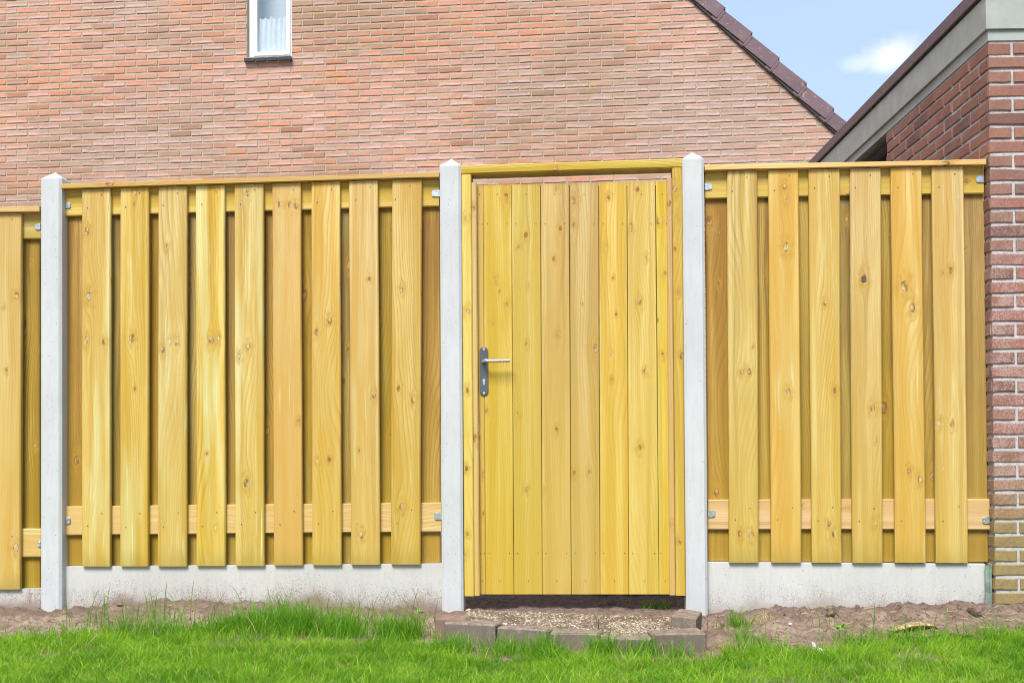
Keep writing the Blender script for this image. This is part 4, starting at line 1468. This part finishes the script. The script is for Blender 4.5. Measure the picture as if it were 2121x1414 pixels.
def block_px(label, xl, yl, xr, yr, ztop, mat=M_BLOCK, W=0.105, H=0.10, **kw):
    """front top edge seen from (xl,yl) to (xr,yr) at height ztop"""
    ax, ay = ground_at(xl, yl, ztop); bx, by = ground_at(xr, yr, ztop)
    L = math.hypot(bx - ax, by - ay) - 0.004
    an = math.atan2(by - ay, bx - ax)
    nxv, nyv = -math.sin(an), math.cos(an)
    return block(label, (ax + bx) / 2 + nxv * W / 2, (ay + by) / 2 + nyv * W / 2, an, L, W, H, ztop, mat, **kw)


block_px('grey concrete block at the left end of the step, in front of the reddish block', 917, 1287, 1024, 1293.5, 0.055)
block_px('grey concrete block second from the left along the step', 1025.5, 1296, 1134, 1304, 0.048)
block_px('grey concrete block third from the left, at the middle of the step', 1135.5, 1309.5, 1241, 1312.5, 0.040)
block_px('grey concrete block with gravel spilled on top, fourth from the left along the step', 1242, 1318, 1351, 1320, 0.028)
block_px('dark concrete block standing proud at the right end of the step front row', 1353.5, 1311.5, 1465, 1308, 0.045, H=0.12)
gx_, gy_ = ground_at(1432, 1288, 0.085)
block('dark concrete block leaning against the foot of the right gate post', 0.70, 4.47, math.radians(72), 0.19, 0.10, 0.13, 0.075, tilt=(0.06, 0.0))
gx_, gy_ = ground_at(935, 1274, 0.065)
block('reddish concrete block lying against the foot of the left gate post', gx_ + 0.012, gy_ - 0.02, math.radians(-14), 0.135, 0.10, 0.12, 0.062, M_BLOCK2)


def tile(label, corners, ztops):
    """washed gravel tile from four photo corners: back-left, back-right, front-right, front-left"""
    P = [ground_at(x, y, z) + (z,) for (x, y), z in zip(corners, ztops)]
    c = Vector((sum(p[0] for p in P) / 4, sum(p[1] for p in P) / 4, 0))
    v = []; f = []
    # fine top grid with relief
    nu, nv = 46, 30
    rs = np.random.RandomState(int(c.x * 1000) % 1000)
    for j in range(nv + 1):
        for i in range(nu + 1):
            a_, b2 = i / nu, j / nv
            p = [(P[0][k] * (1 - a_) + P[1][k] * a_) * (1 - b2) + (P[3][k] * (1 - a_) + P[2][k] * a_) * b2 for k in range(3)]
            edge = min(i, nu - i, j, nv - j) == 0
            v.append((p[0] - c.x, p[1] - c.y, p[2] + (rs.uniform(-0.0035, 0.0035) if not edge else -0.003)))
    for j in range(nv):
        for i in range(nu):
            q = j * (nu + 1) + i
            f.append([q + nu + 1, q + nu + 2, q + 1, q])
    b = len(v)
    for p in P:
        v.append((p[0] - c.x, p[1] - c.y, p[2] - 0.003)); v.append((p[0] - c.x, p[1] - c.y, p[2] - 0.05))
    for k in range(4):
        k2 = (k + 1) % 4
        f.append([b + 2 * k, b + 2 * k + 1, b + 2 * k2 + 1, b + 2 * k2])
    root = thing('gravel_tile', label, 'paving tile', (c.x, c.y, 0), 0, 'washed gravel tiles in front of the gate')
    link('slab', mesh_of('slab', v, f, M_GRAVEL), root)
    # loose exposed pebbles
    mb = MB()
    for _ in range(330):
        a_, b2 = random.uniform(0.01, .99), random.uniform(0.02, .98)
        p = [(P[0][k] * (1 - a_) + P[1][k] * a_) * (1 - b2) + (P[3][k] * (1 - a_) + P[2][k] * a_) * b2 for k in range(3)]
        r = random.uniform(0.0025, 0.006); bb = len(mb.v); an = random.uniform(0, 3)
        for k in range(5):
            t_ = an + k * 1.2566
            mb.v.append((p[0] - c.x + r * 1.3 * math.cos(t_), p[1] - c.y + r * math.sin(t_), p[2] - 0.001))
        mb.v.append((p[0] - c.x + random.uniform(-.001, .001), p[1] - c.y, p[2] + r * 0.75))
        for k in range(5):
            mb.f.append([bb + k, bb + (k + 1) % 5, bb + 5])
    tag(mb.build('pebbles', M_PEBBLE, root), kind='stuff')
    return root


tile('pale washed gravel tile on the left of the step, tilted beside the handle side post', [(965, 1260), (1236, 1272.5), (1240, 1303.5), (958, 1286)], [0.052, 0.030, 0.038, 0.055])
tile('muddy washed gravel tile on the right of the step', [(1238.5, 1272.5), (1412, 1277), (1408, 1312), (1242, 1318)], [0.030, 0.032, 0.030, 0.026])

# concrete edging on the garden side of the gate
ax, ay = ground_at(1226, 1242, 0.0); bx, by = ground_at(1440, 1245, 0.0)
mb = MB(); mb.box(0, 1.3, 0, 0.06, -0.1, 0.045, 0.005)
tag(mb.build('garden_edging', M_EDGE, None, (ax, ay + 0.12, -0.01), (0, 0, -0.05)), 'low grey concrete edging behind the gate, seen through the gap under it', 'garden edging')

# ------------------------------------------------------------------ grass
def blades(name, X, Y, H, W, lean, mat, tint, seg=3, zoff=-0.004):
    n = len(X)
    Z = ground_z(X, Y) + zoff
    an = np.random.rand(n) * 2 * np.pi
    wd = np.random.rand(n) * 2 * np.pi
    wx, wy = np.cos(wd) * W / 2, np.sin(wd) * W / 2
    L = lean * H
    V = np.zeros((n, 2 * seg + 1, 3), dtype=np.float32)
    for s_ in range(seg):
        t_ = s_ / seg
        cxn = X + np.cos(an) * L * t_ ** 2; cyn = Y + np.sin(an) * L * t_ ** 2; czn = Z + H * (t_ - 0.22 * lean * t_ ** 2)
        ww = (1 - 0.45 * t_)
        V[:, 2 * s_, 0] = cxn - wx * ww; V[:, 2 * s_, 1] = cyn - wy * ww; V[:, 2 * s_, 2] = czn
        V[:, 2 * s_ + 1, 0] = cxn + wx * ww; V[:, 2 * s_ + 1, 1] = cyn + wy * ww; V[:, 2 * s_ + 1, 2] = czn
    V[:, -1, 0] = X + np.cos(an) * L; V[:, -1, 1] = Y + np.sin(an) * L; V[:, -1, 2] = Z + H * (1 - 0.25 * lean)
    tris = []
    for s_ in range(seg - 1):
        tris += [(2 * s_, 2 * s_ + 1, 2 * s_ + 3), (2 * s_, 2 * s_ + 3, 2 * s_ + 2)]
    tris.append((2 * seg - 2, 2 * seg - 1, 2 * seg))
    T = np.array(tris, dtype=np.int64)
    Fc = (T[None] + (np.arange(n) * (2 * seg + 1))[:, None, None]).reshape(-1, 3)
    return np_mesh(name, V.reshape(-1, 3), Fc, mat, {'tint': np.repeat(tint, 2 * seg + 1)})


rs = np.random.RandomState(3)
def lawn_points(n, x0, x1, y0, y1, dens):
    X = rs.uniform(x0, x1, n); Y = rs.uniform(y0, y1, n)
    keep = rs.rand(n) < dens(X, Y)
    return X[keep], Y[keep]


def dens(X, Y):
    e = lawn_edge(X) + (smooth_noise(X, Y, 6, 21) - 0.5) * 0.28 + (smooth_noise(X, Y, 18, 22) - 0.5) * 0.16
    k = np.clip((e - Y) / 0.10, 0, 1)
    bare = np.clip((smooth_noise(X, Y, 4.5, 23) + 0.25 * smooth_noise(X, Y, 14, 24) - 0.30) / 0.16, 0.25, 1)
    w_ = np.clip((Y - lawn_edge(X) + 0.55) / 0.25, 0, 1)
    return k * (bare * w_ + (1 - w_))


X, Y = lawn_points(300000, -2.5, 2.5, 2.9, 4.95, dens)
n = len(X)
tl = np.clip((Y - lawn_edge(X) + 0.35) / 0.35, 0, 1)
H = rs.uniform(0.014, 0.044, n) * (1 + 0.5 * tl) * (0.6 + 0.8 * smooth_noise(X, Y, 7, 31)) * (1 + 0.9 * (rs.rand(n) < 0.05))
W = rs.uniform(0.0018, 0.0042, n)
tint = np.clip(rs.normal(0.5, 0.3, n) + (smooth_noise(X, Y, 6, 41) - 0.5) * 0.7 + (smooth_noise(X, Y, 22, 42) - 0.5) * 0.7, 0, 0.999)
lawn = link('grass', blades('grass', X, Y, H, W, rs.uniform(0.2, 1.1, n), M_GRASS, tint))
tag(lawn, 'short bright green lawn grass along the foot of the picture', 'grass', kind='stuff')
# wider surroundings, coarser
X, Y = lawn_points(60000, -7, 7, 0.6, 4.9, lambda a, b: ((np.abs(a) > 2.5) | (b < 2.9)) * (b < lawn_edge(a)))
n = len(X)
wide = link('grass_surroundings', blades('grass', X, Y, rs.uniform(0.03, 0.055, n), rs.uniform(0.004, 0.007, n), rs.uniform(0.3, 1, n), M_GRASS, rs.rand(n) * 0.99, seg=2))
tag(wide, 'lawn grass continuing outside the picture', 'grass', kind='stuff')

# longer unmown grass against the fence foot: clumps
CL = [(-1.62, 4.72, 0.10, 130, 0.10), (-1.42, 4.66, 0.12, 200, 0.09), (-1.25, 4.70, 0.09, 110, 0.12), (-1.10, 4.74, 0.12, 300, 0.11), (-0.95, 4.72, 0.11, 420, 0.13),
      (-0.82, 4.70, 0.10, 330, 0.12), (-0.70, 4.62, 0.10, 200, 0.10), (-0.50, 4.56, 0.09, 260, 0.11), (-0.42, 4.50, 0.06, 160, 0.12), (-1.85, 4.62, 0.12, 160, 0.07),
      (-2.1, 4.55, 0.10, 90, 0.06), (-0.22, 4.22, 0.07, 170, 0.09), (-0.02, 4.18, 0.10, 240, 0.08), (0.12, 4.16, 0.06, 130, 0.10), (0.33, 4.14, 0.05, 150, 0.10),
      (0.48, 4.12, 0.07, 130, 0.09), (0.62, 4.10, 0.06, 60, 0.08), (0.92, 4.55, 0.05, 70, 0.09), (1.35, 4.26, 0.10, 200, 0.07), (1.55, 4.36, 0.12, 230, 0.075),
      (1.72, 4.42, 0.12, 150, 0.06), (1.95, 4.48, 0.12, 160, 0.065), (2.15, 4.52, 0.10, 160, 0.07), (0.95, 4.22, 0.08, 90, 0.07)]
CL += [(-1.0, 4.80, 0.16, 160, 0.15), (-0.72, 4.74, 0.14, 110, 0.14), (-1.5, 4.76, 0.16, 90, 0.13)]
XS, YS, HS = [], [], []
for (x, y, r, k, h) in CL:
    k = int(k * 1.3)
    XS.append(rs.normal(x, r * 0.6, k)); YS.append(rs.normal(y, r * 0.45, k)); HS.append(h * rs.uniform(0.35, 1.1, k) * (1 + 0.5 * (rs.rand(k) < 0.08)))
X = np.concatenate(XS); Y = np.concatenate(YS); H = np.concatenate(HS)
n = len(X)
tall = link('long_grass', blades('long_grass', X, Y, H, rs.uniform(0.0022, 0.0045, n), rs.uniform(0.15, 0.8, n), M_TALL, rs.rand(n) * 0.99, seg=4))
tag(tall, 'longer tufts of grass growing on the soil at the fence foot', 'grass', kind='stuff')
# single long stalks
ST = [(340, 1275, 195 / 3.03 + 30), (250, 1280, 75), (318, 1270, 60), (395, 1268, 82), (505, 1265, 80), (575, 1270, 50), (670, 1272, 60), (815, 1262, 62), (900, 1275, 48), (145, 1280, 40), (620, 1275, 55), (740, 1285, 40)]
X = []; Y = []; H = []
for px, py, hp in ST:
    x, y = ground_at(px, py + 12, 0.0)
    X.append(x); Y.append(y); H.append(hp / 490.0 * 1.15)
X += list(rs.uniform(-1.9, -0.35, 90)); Y += list(rs.uniform(4.60, 4.86, 90)); H += list(rs.uniform(0.09, 0.20, 90))
X += list(rs.uniform(1.2, 2.3, 30)); Y += list(rs.uniform(4.3, 4.6, 30)); H += list(rs.uniform(0.07, 0.13, 30))
X, Y, H = map(np.array, (X, Y, H))
st = link('grass_stalks', blades('grass_stalks', X, Y, H, np.full(len(X), 0.0042), rs.uniform(0.1, 0.45, len(X)), M_TALL, rs.rand(len(X)) * .4, seg=5))
tag(st, 'thin long grass stalks standing up against the concrete board', 'grass', kind='stuff')

# grass tuft behind the gate
def tuft(label, x, y, r, k, h, mat, group=None, lean=(0.2, 0.9)):
    X = rs.normal(x, r * 0.5, k); Y = rs.normal(y, r * 0.4, k); H = h * rs.uniform(0.45, 1.1, k)
    me = blades('grass_tuft', X, Y, H, rs.uniform(0.002, 0.0038, k), rs.uniform(lean[0], lean[1], k), mat, rs.rand(k) * 0.99, seg=4)
    for v_ in me.vertices:
        v_.co.x -= x; v_.co.y -= y
    root = thing('grass_tuft', label, 'grass tuft', (x, y, 0), 0, group)
    link('foliage', me, root)
    return root


x, y = ground_at(1355, 1258, 0.0)
tuft('dark green grass tuft growing just behind the gate, seen under its right half', x, y, 0.10, 110, 0.055, M_TALL)
x, y = ground_at(1545, 1322, -0.01)
tuft('fresh green grass tuft alone on the bare soil right of the step', x, y, 0.06, 70, 0.075, M_TALL)
x, y = ground_at(1525, 1285, 0.0)
tuft('thin grass sprout against the clean concrete board beside the right gate post', x, y, 0.008, 9, 0.13, M_TALL, lean=(0.3, 0.6))
x, y = ground_at(1566, 1290, 0.0)
tuft('dry straw coloured tuft lying at the foot of the clean concrete board', x, y, 0.08, 120, 0.04, M_DRY, 'dry grass tufts on the bare soil', lean=(0.9, 1.8))
x, y = ground_at(1505, 1335, -0.015)
tuft('dry straw coloured tuft at the corner of the rightmost step block', x, y, 0.08, 120, 0.04, M_DRY, 'dry grass tufts on the bare soil', lean=(0.9, 1.8))
x, y = ground_at(1730, 1352, -0.02)
tuft('dry straw coloured tuft at the lawn edge below the shards', x, y, 0.09, 110, 0.03, M_DRY, 'dry grass tufts on the bare soil', lean=(0.9, 1.8))

# ------------------------------------------------------------------ small things lying on the soil
def lump(name, label, cat, px, py, size, mat, seed, group=None, rz=0.0, sub=2, rough=0.3):
    import bmesh
    bm = bmesh.new()
    bmesh.ops.create_icosphere(bm, subdivisions=sub, radius=1.0)
    r_ = random.Random(seed)
    for v_ in bm.verts:
        k = 1 + r_.uniform(-rough, rough)
        v_.co = Vector((v_.co.x * size[0] * k, v_.co.y * size[1] * k, v_.co.z * size[2] * k))
    me = bpy.data.meshes.new(name)
    bm.to_mesh(me); bm.free()
    me.materials.append(mat)
    x, y = ground_at(px, py, 0.0)
    z = float(ground_z(x, y))
    x, y = ground_at(px, py, z)
    return tag(link(name, me, None, (x, y, z + size[2] * 0.35), (r_.uniform(-.2, .2), r_.uniform(-.2, .2), rz)), label, cat, group)


lump('soil_clod', 'brown soil clod against the concrete board, right of the middle', 'soil clod', 1722, 1268, (0.030, 0.02, 0.022), M_CLOD, 1, 'soil clods', 0.3)
lump('soil_clod', 'pointed brown soil clod against the clean concrete board', 'soil clod', 1775, 1266, (0.014, 0.012, 0.022), M_CLOD, 2, 'soil clods')
lump('soil_clod', 'brown soil clod near the steel channel and garage corner', 'soil clod', 2022, 1264, (0.034, 0.02, 0.02), M_CLOD, 3, 'soil clods', -0.4)
lump('soil_clod', 'large brown soil clod against the muddy concrete board at the left', 'soil clod', 235, 1262, (0.055, 0.03, 0.026), M_CLOD, 4, 'soil clods', 0.1)
lump('stone', 'small grey stone on the dark soil behind the gate', 'stone', 1266, 1250, (0.022, 0.016, 0.014), M_EDGE, 5, rz=0.3)
lump('stone', 'tiny white stone on the soil near the handle side gate post', 'stone', 816, 1269, (0.010, 0.008, 0.006), M_SHARD, 6, 'tiny white stones')
lump('stone', 'tiny white stone on the bare soil below the clean concrete board', 'stone', 1637, 1292, (0.009, 0.007, 0.006), M_SHARD, 7, 'tiny white stones')
for i in range(70):   # crumbs of soil
    pass
mb = MB()
for i in range(900):
    x = random.uniform(-2.4, 2.4)
    y = random.uniform(float(lawn_edge(x)) - 0.05, 5.02 - x * 0.071)
    if -0.36 < x < 0.8 and y < 4.95: continue
    z = float(ground_z(x, y)); r = random.uniform(0.003, 0.010) * random.random() ** 0.5
    bb = len(mb.v); an = random.uniform(0, 6)
    for k in range(5):
        t_ = an + k * 1.2566
        mb.v.append((x + r * 1.3 * math.cos(t_) * random.uniform(.7, 1.1), y + r * math.sin(t_), z - 0.002))
    mb.v.append((x + random.uniform(-.3, .3) * r, y, z + r * random.uniform(.6, 1.1)))
    for k in range(5):
        mb.f.append([bb + k, bb + (k + 1) % 5, bb + 5])
tag(mb.build('soil_crumbs', M_CLOD), 'crumbs of soil scattered over the bare strip in front of the fence', 'soil crumbs', kind='stuff')


mb = MB(); mb2 = MB()
for i in range(620):   # straw, root bits and small sticks lying on the soil
    x = random.uniform(-2.4, 2.4) if i % 2 else random.uniform(0.8, 2.4)
    y = random.uniform(float(lawn_edge(x)) - 0.12, 5.0 - x * 0.071)
    if -0.36 < x < 0.8 and y < 4.95: continue
    L = random.uniform(0.008, 0.045); an = random.uniform(0, math.pi); w = random.uniform(0.0008, 0.0022)
    m_ = mb if i % 3 else mb2
    bb = len(m_.v)
    for e in (-1, 0, 1):
        xx = x + e * L / 2 * math.cos(an) + random.uniform(-.002, .002); yy = y + e * L / 2 * math.sin(an)
        zz = float(ground_z(xx, yy)) + w + random.uniform(0, 0.004)
        m_.v += [(xx - w * math.sin(an), yy + w * math.cos(an), zz), (xx + w * math.sin(an), yy - w * math.cos(an), zz), (xx, yy, zz + 1.6 * w)]
    for k in (0, 3):
        for q_ in range(3):
            q2 = (q_ + 1) % 3
            m_.f.append([bb + k + q_, bb + k + q2, bb + k + 3 + q2, bb + k + 3 + q_])
tag(mb.build('dark_litter', M_BARKD), 'dark root bits and twiglets scattered over the bare soil', 'litter', kind='stuff')
tag(mb2.build('straw_litter', M_DRY, attrs={'tint': 0.4}), 'dry straw bits scattered over the bare soil', 'litter', kind='stuff')


def splinter(label, p0, p1, w, mat, name='wood_splinter', cat='wood', z=0.02, group=None, n=10, arch=0.012):
    a = ground_at(*p0, z); b_ = ground_at(*p1, z)
    mid = ((a[0] + b_[0]) / 2, (a[1] + b_[1]) / 2)
    z0 = float(ground_z(*mid))
    dx, dy = b_[0] - a[0], b_[1] - a[1]
    L = math.hypot(dx, dy); r_ = random.Random(int(p0[0]))
    v = []; f = []
    K = 6
    for i in range(n + 1):
        t_ = i / n
        ww = w * (math.sin(math.pi * min(1, max(0.04, t_ * 0.9 + 0.05))) ** 0.5) * r_.uniform(0.75, 1.1)
        h_ = w * 0.45 * (math.sin(math.pi * min(1, max(0.05, t_))) ** 0.5)
        ya = r_.uniform(-.12, .12) * w
        zc_ = arch * math.sin(math.pi * t_) + r_.uniform(-.001, .001)
        for k in range(K):
            an = 2 * math.pi * k / K
            v.append(((t_ - 0.5) * L, ya + math.cos(an) * ww / 2, zc_ + math.sin(an) * h_ / 2 * r_.uniform(.6, 1.1)))
    for i in range(n):
        for k in range(K):
            k2 = (k + 1) % K
            f.append([i * K + k, i * K + k2, (i + 1) * K + k2, (i + 1) * K + k])
    f.append(list(range(K))); f.append([n * K + k for k in range(K)][::-1])
    return tag(link(name, mesh_of(name, v, f, mat), None, (mid[0], mid[1], z0 + w * 0.22), (0, 0, math.atan2(dy, dx))), label, cat, group)


splinter('broad pale splintered piece of wood lying on the soil at the right', (1848, 1291), (1940, 1284), 0.055, M_BARK, z=0.02, arch=0.016)
splinter('long dark edged piece of split wood, right of the pale splintered piece', (1945, 1303), (2024, 1290), 0.035, M_BARKD, z=0.015)
splinter('thin pale wood splinter in front of the broad splintered piece', (1860, 1302), (1965, 1300), 0.018, M_BARK, z=0.01)
splinter('thin dark twig sticking out of the soil at the foot of the left post', (72, 1268), (96, 1250), 0.004, M_BARKD, 'twig', 'twig', z=0.0, arch=0.012)
splinter('thin brown twig against the muddy concrete board at the left', (172, 1262), (228, 1270), 0.005, M_BARKD, 'twig', 'twig', z=0.02, arch=0.01)
splinter('long brown twig on the soil under the clean concrete board', (1668, 1268), (1726, 1272), 0.006, M_BARK, 'twig', 'twig', z=0.0)
splinter('thin curved twig on bare soil behind the two shards', (1570, 1335), (1640, 1345), 0.005, M_BARKD, 'twig', 'twig', z=-0.01)
splinter('thin twig on the bare soil between the green sprig and the dry tuft', (1640, 1280), (1665, 1298), 0.005, M_BARKD, 'twig', 'twig', z=-0.005)
splinter('brown leaf stalk lying on the gravel tile near the leaning block', (1370, 1291), (1404, 1283), 0.007, M_BARK, 'twig', 'twig', z=0.04)


def shard(label, px, py, s, rz, mat, seed):
    r_ = random.Random(seed)
    pts = [(s * (0.9 + r_.uniform(-.2, .2)) * math.cos(t) * (0.45 if i % 2 else 1), s * 1.3 * math.sin(t)) for i, t in enumerate([k * 2 * math.pi / 6 for k in range(6)])]
    mb = MB().prism(pts, -0.003, 0.003, 0.001)
    x, y = ground_at(px, py, -0.01)
    return tag(mb.build('shard', mat, None, (x, y, float(ground_z(x, y)) + 0.012), (-0.8, rz, r_.uniform(-.5, .5))), label, 'shard', None)


shard('pink pottery shard lying on the bare soil at the lawn edge', 1686, 1335, 0.016, 0.4, M_SHARDP, 1)
shard('white pottery shard standing on edge at the lawn edge, right of the pink one', 1702, 1342, 0.018, -0.5, M_SHARD, 2)
shard('small white shard at the lawn edge, left of the pink one', 1658, 1346, 0.010, 1.2, M_SHARD, 3)

# young dandelion-like plant
def leafy(label, px, py, nleaf, L, W):
    x, y = ground_at(px, py, 0.0)
    z = float(ground_z(x, y))
    root = thing('weed_plant', label, 'weed', (x, y, z), 0)
    for i in range(nleaf):
        a_ = i * 2.4 + 0.5
        tilt = random.uniform(0.5, 1.1)
        v = []; f = []
        n_ = 6
        for k in range(n_ + 1):
            t_ = k / n_
            w_ = W * math.sin(math.pi * (0.08 + 0.92 * t_) ** 1.2) ** 0.8 * (1.25 if k % 2 else 0.75) + 0.0006
            d_ = L * t_
            zz = d_ * math.sin(tilt) - 0.25 * L * t_ ** 2
            rr = d_ * math.cos(tilt)
            v += [(rr, -w_ / 2, zz + w_ * 0.15), (rr, 0, zz), (rr, w_ / 2, zz + w_ * 0.15)]
        for k in range(n_):
            b = 3 * k
            f += [[b, b + 1, b + 4, b + 3], [b + 1, b + 2, b + 5, b + 4]]
        link('leaf', mesh_of('leaf', v, f, M_LEAF, smooth=True), root, (0, 0, 0), (0, 0, a_))
    return root


leafy('small fresh green weed with jagged leaves on the bare soil below the clean concrete board', 1742, 1302, 7, 0.045, 0.016)
leafy('pale green two leaved seedling beside the handle side gate post', 866, 1272, 4, 0.04, 0.012)
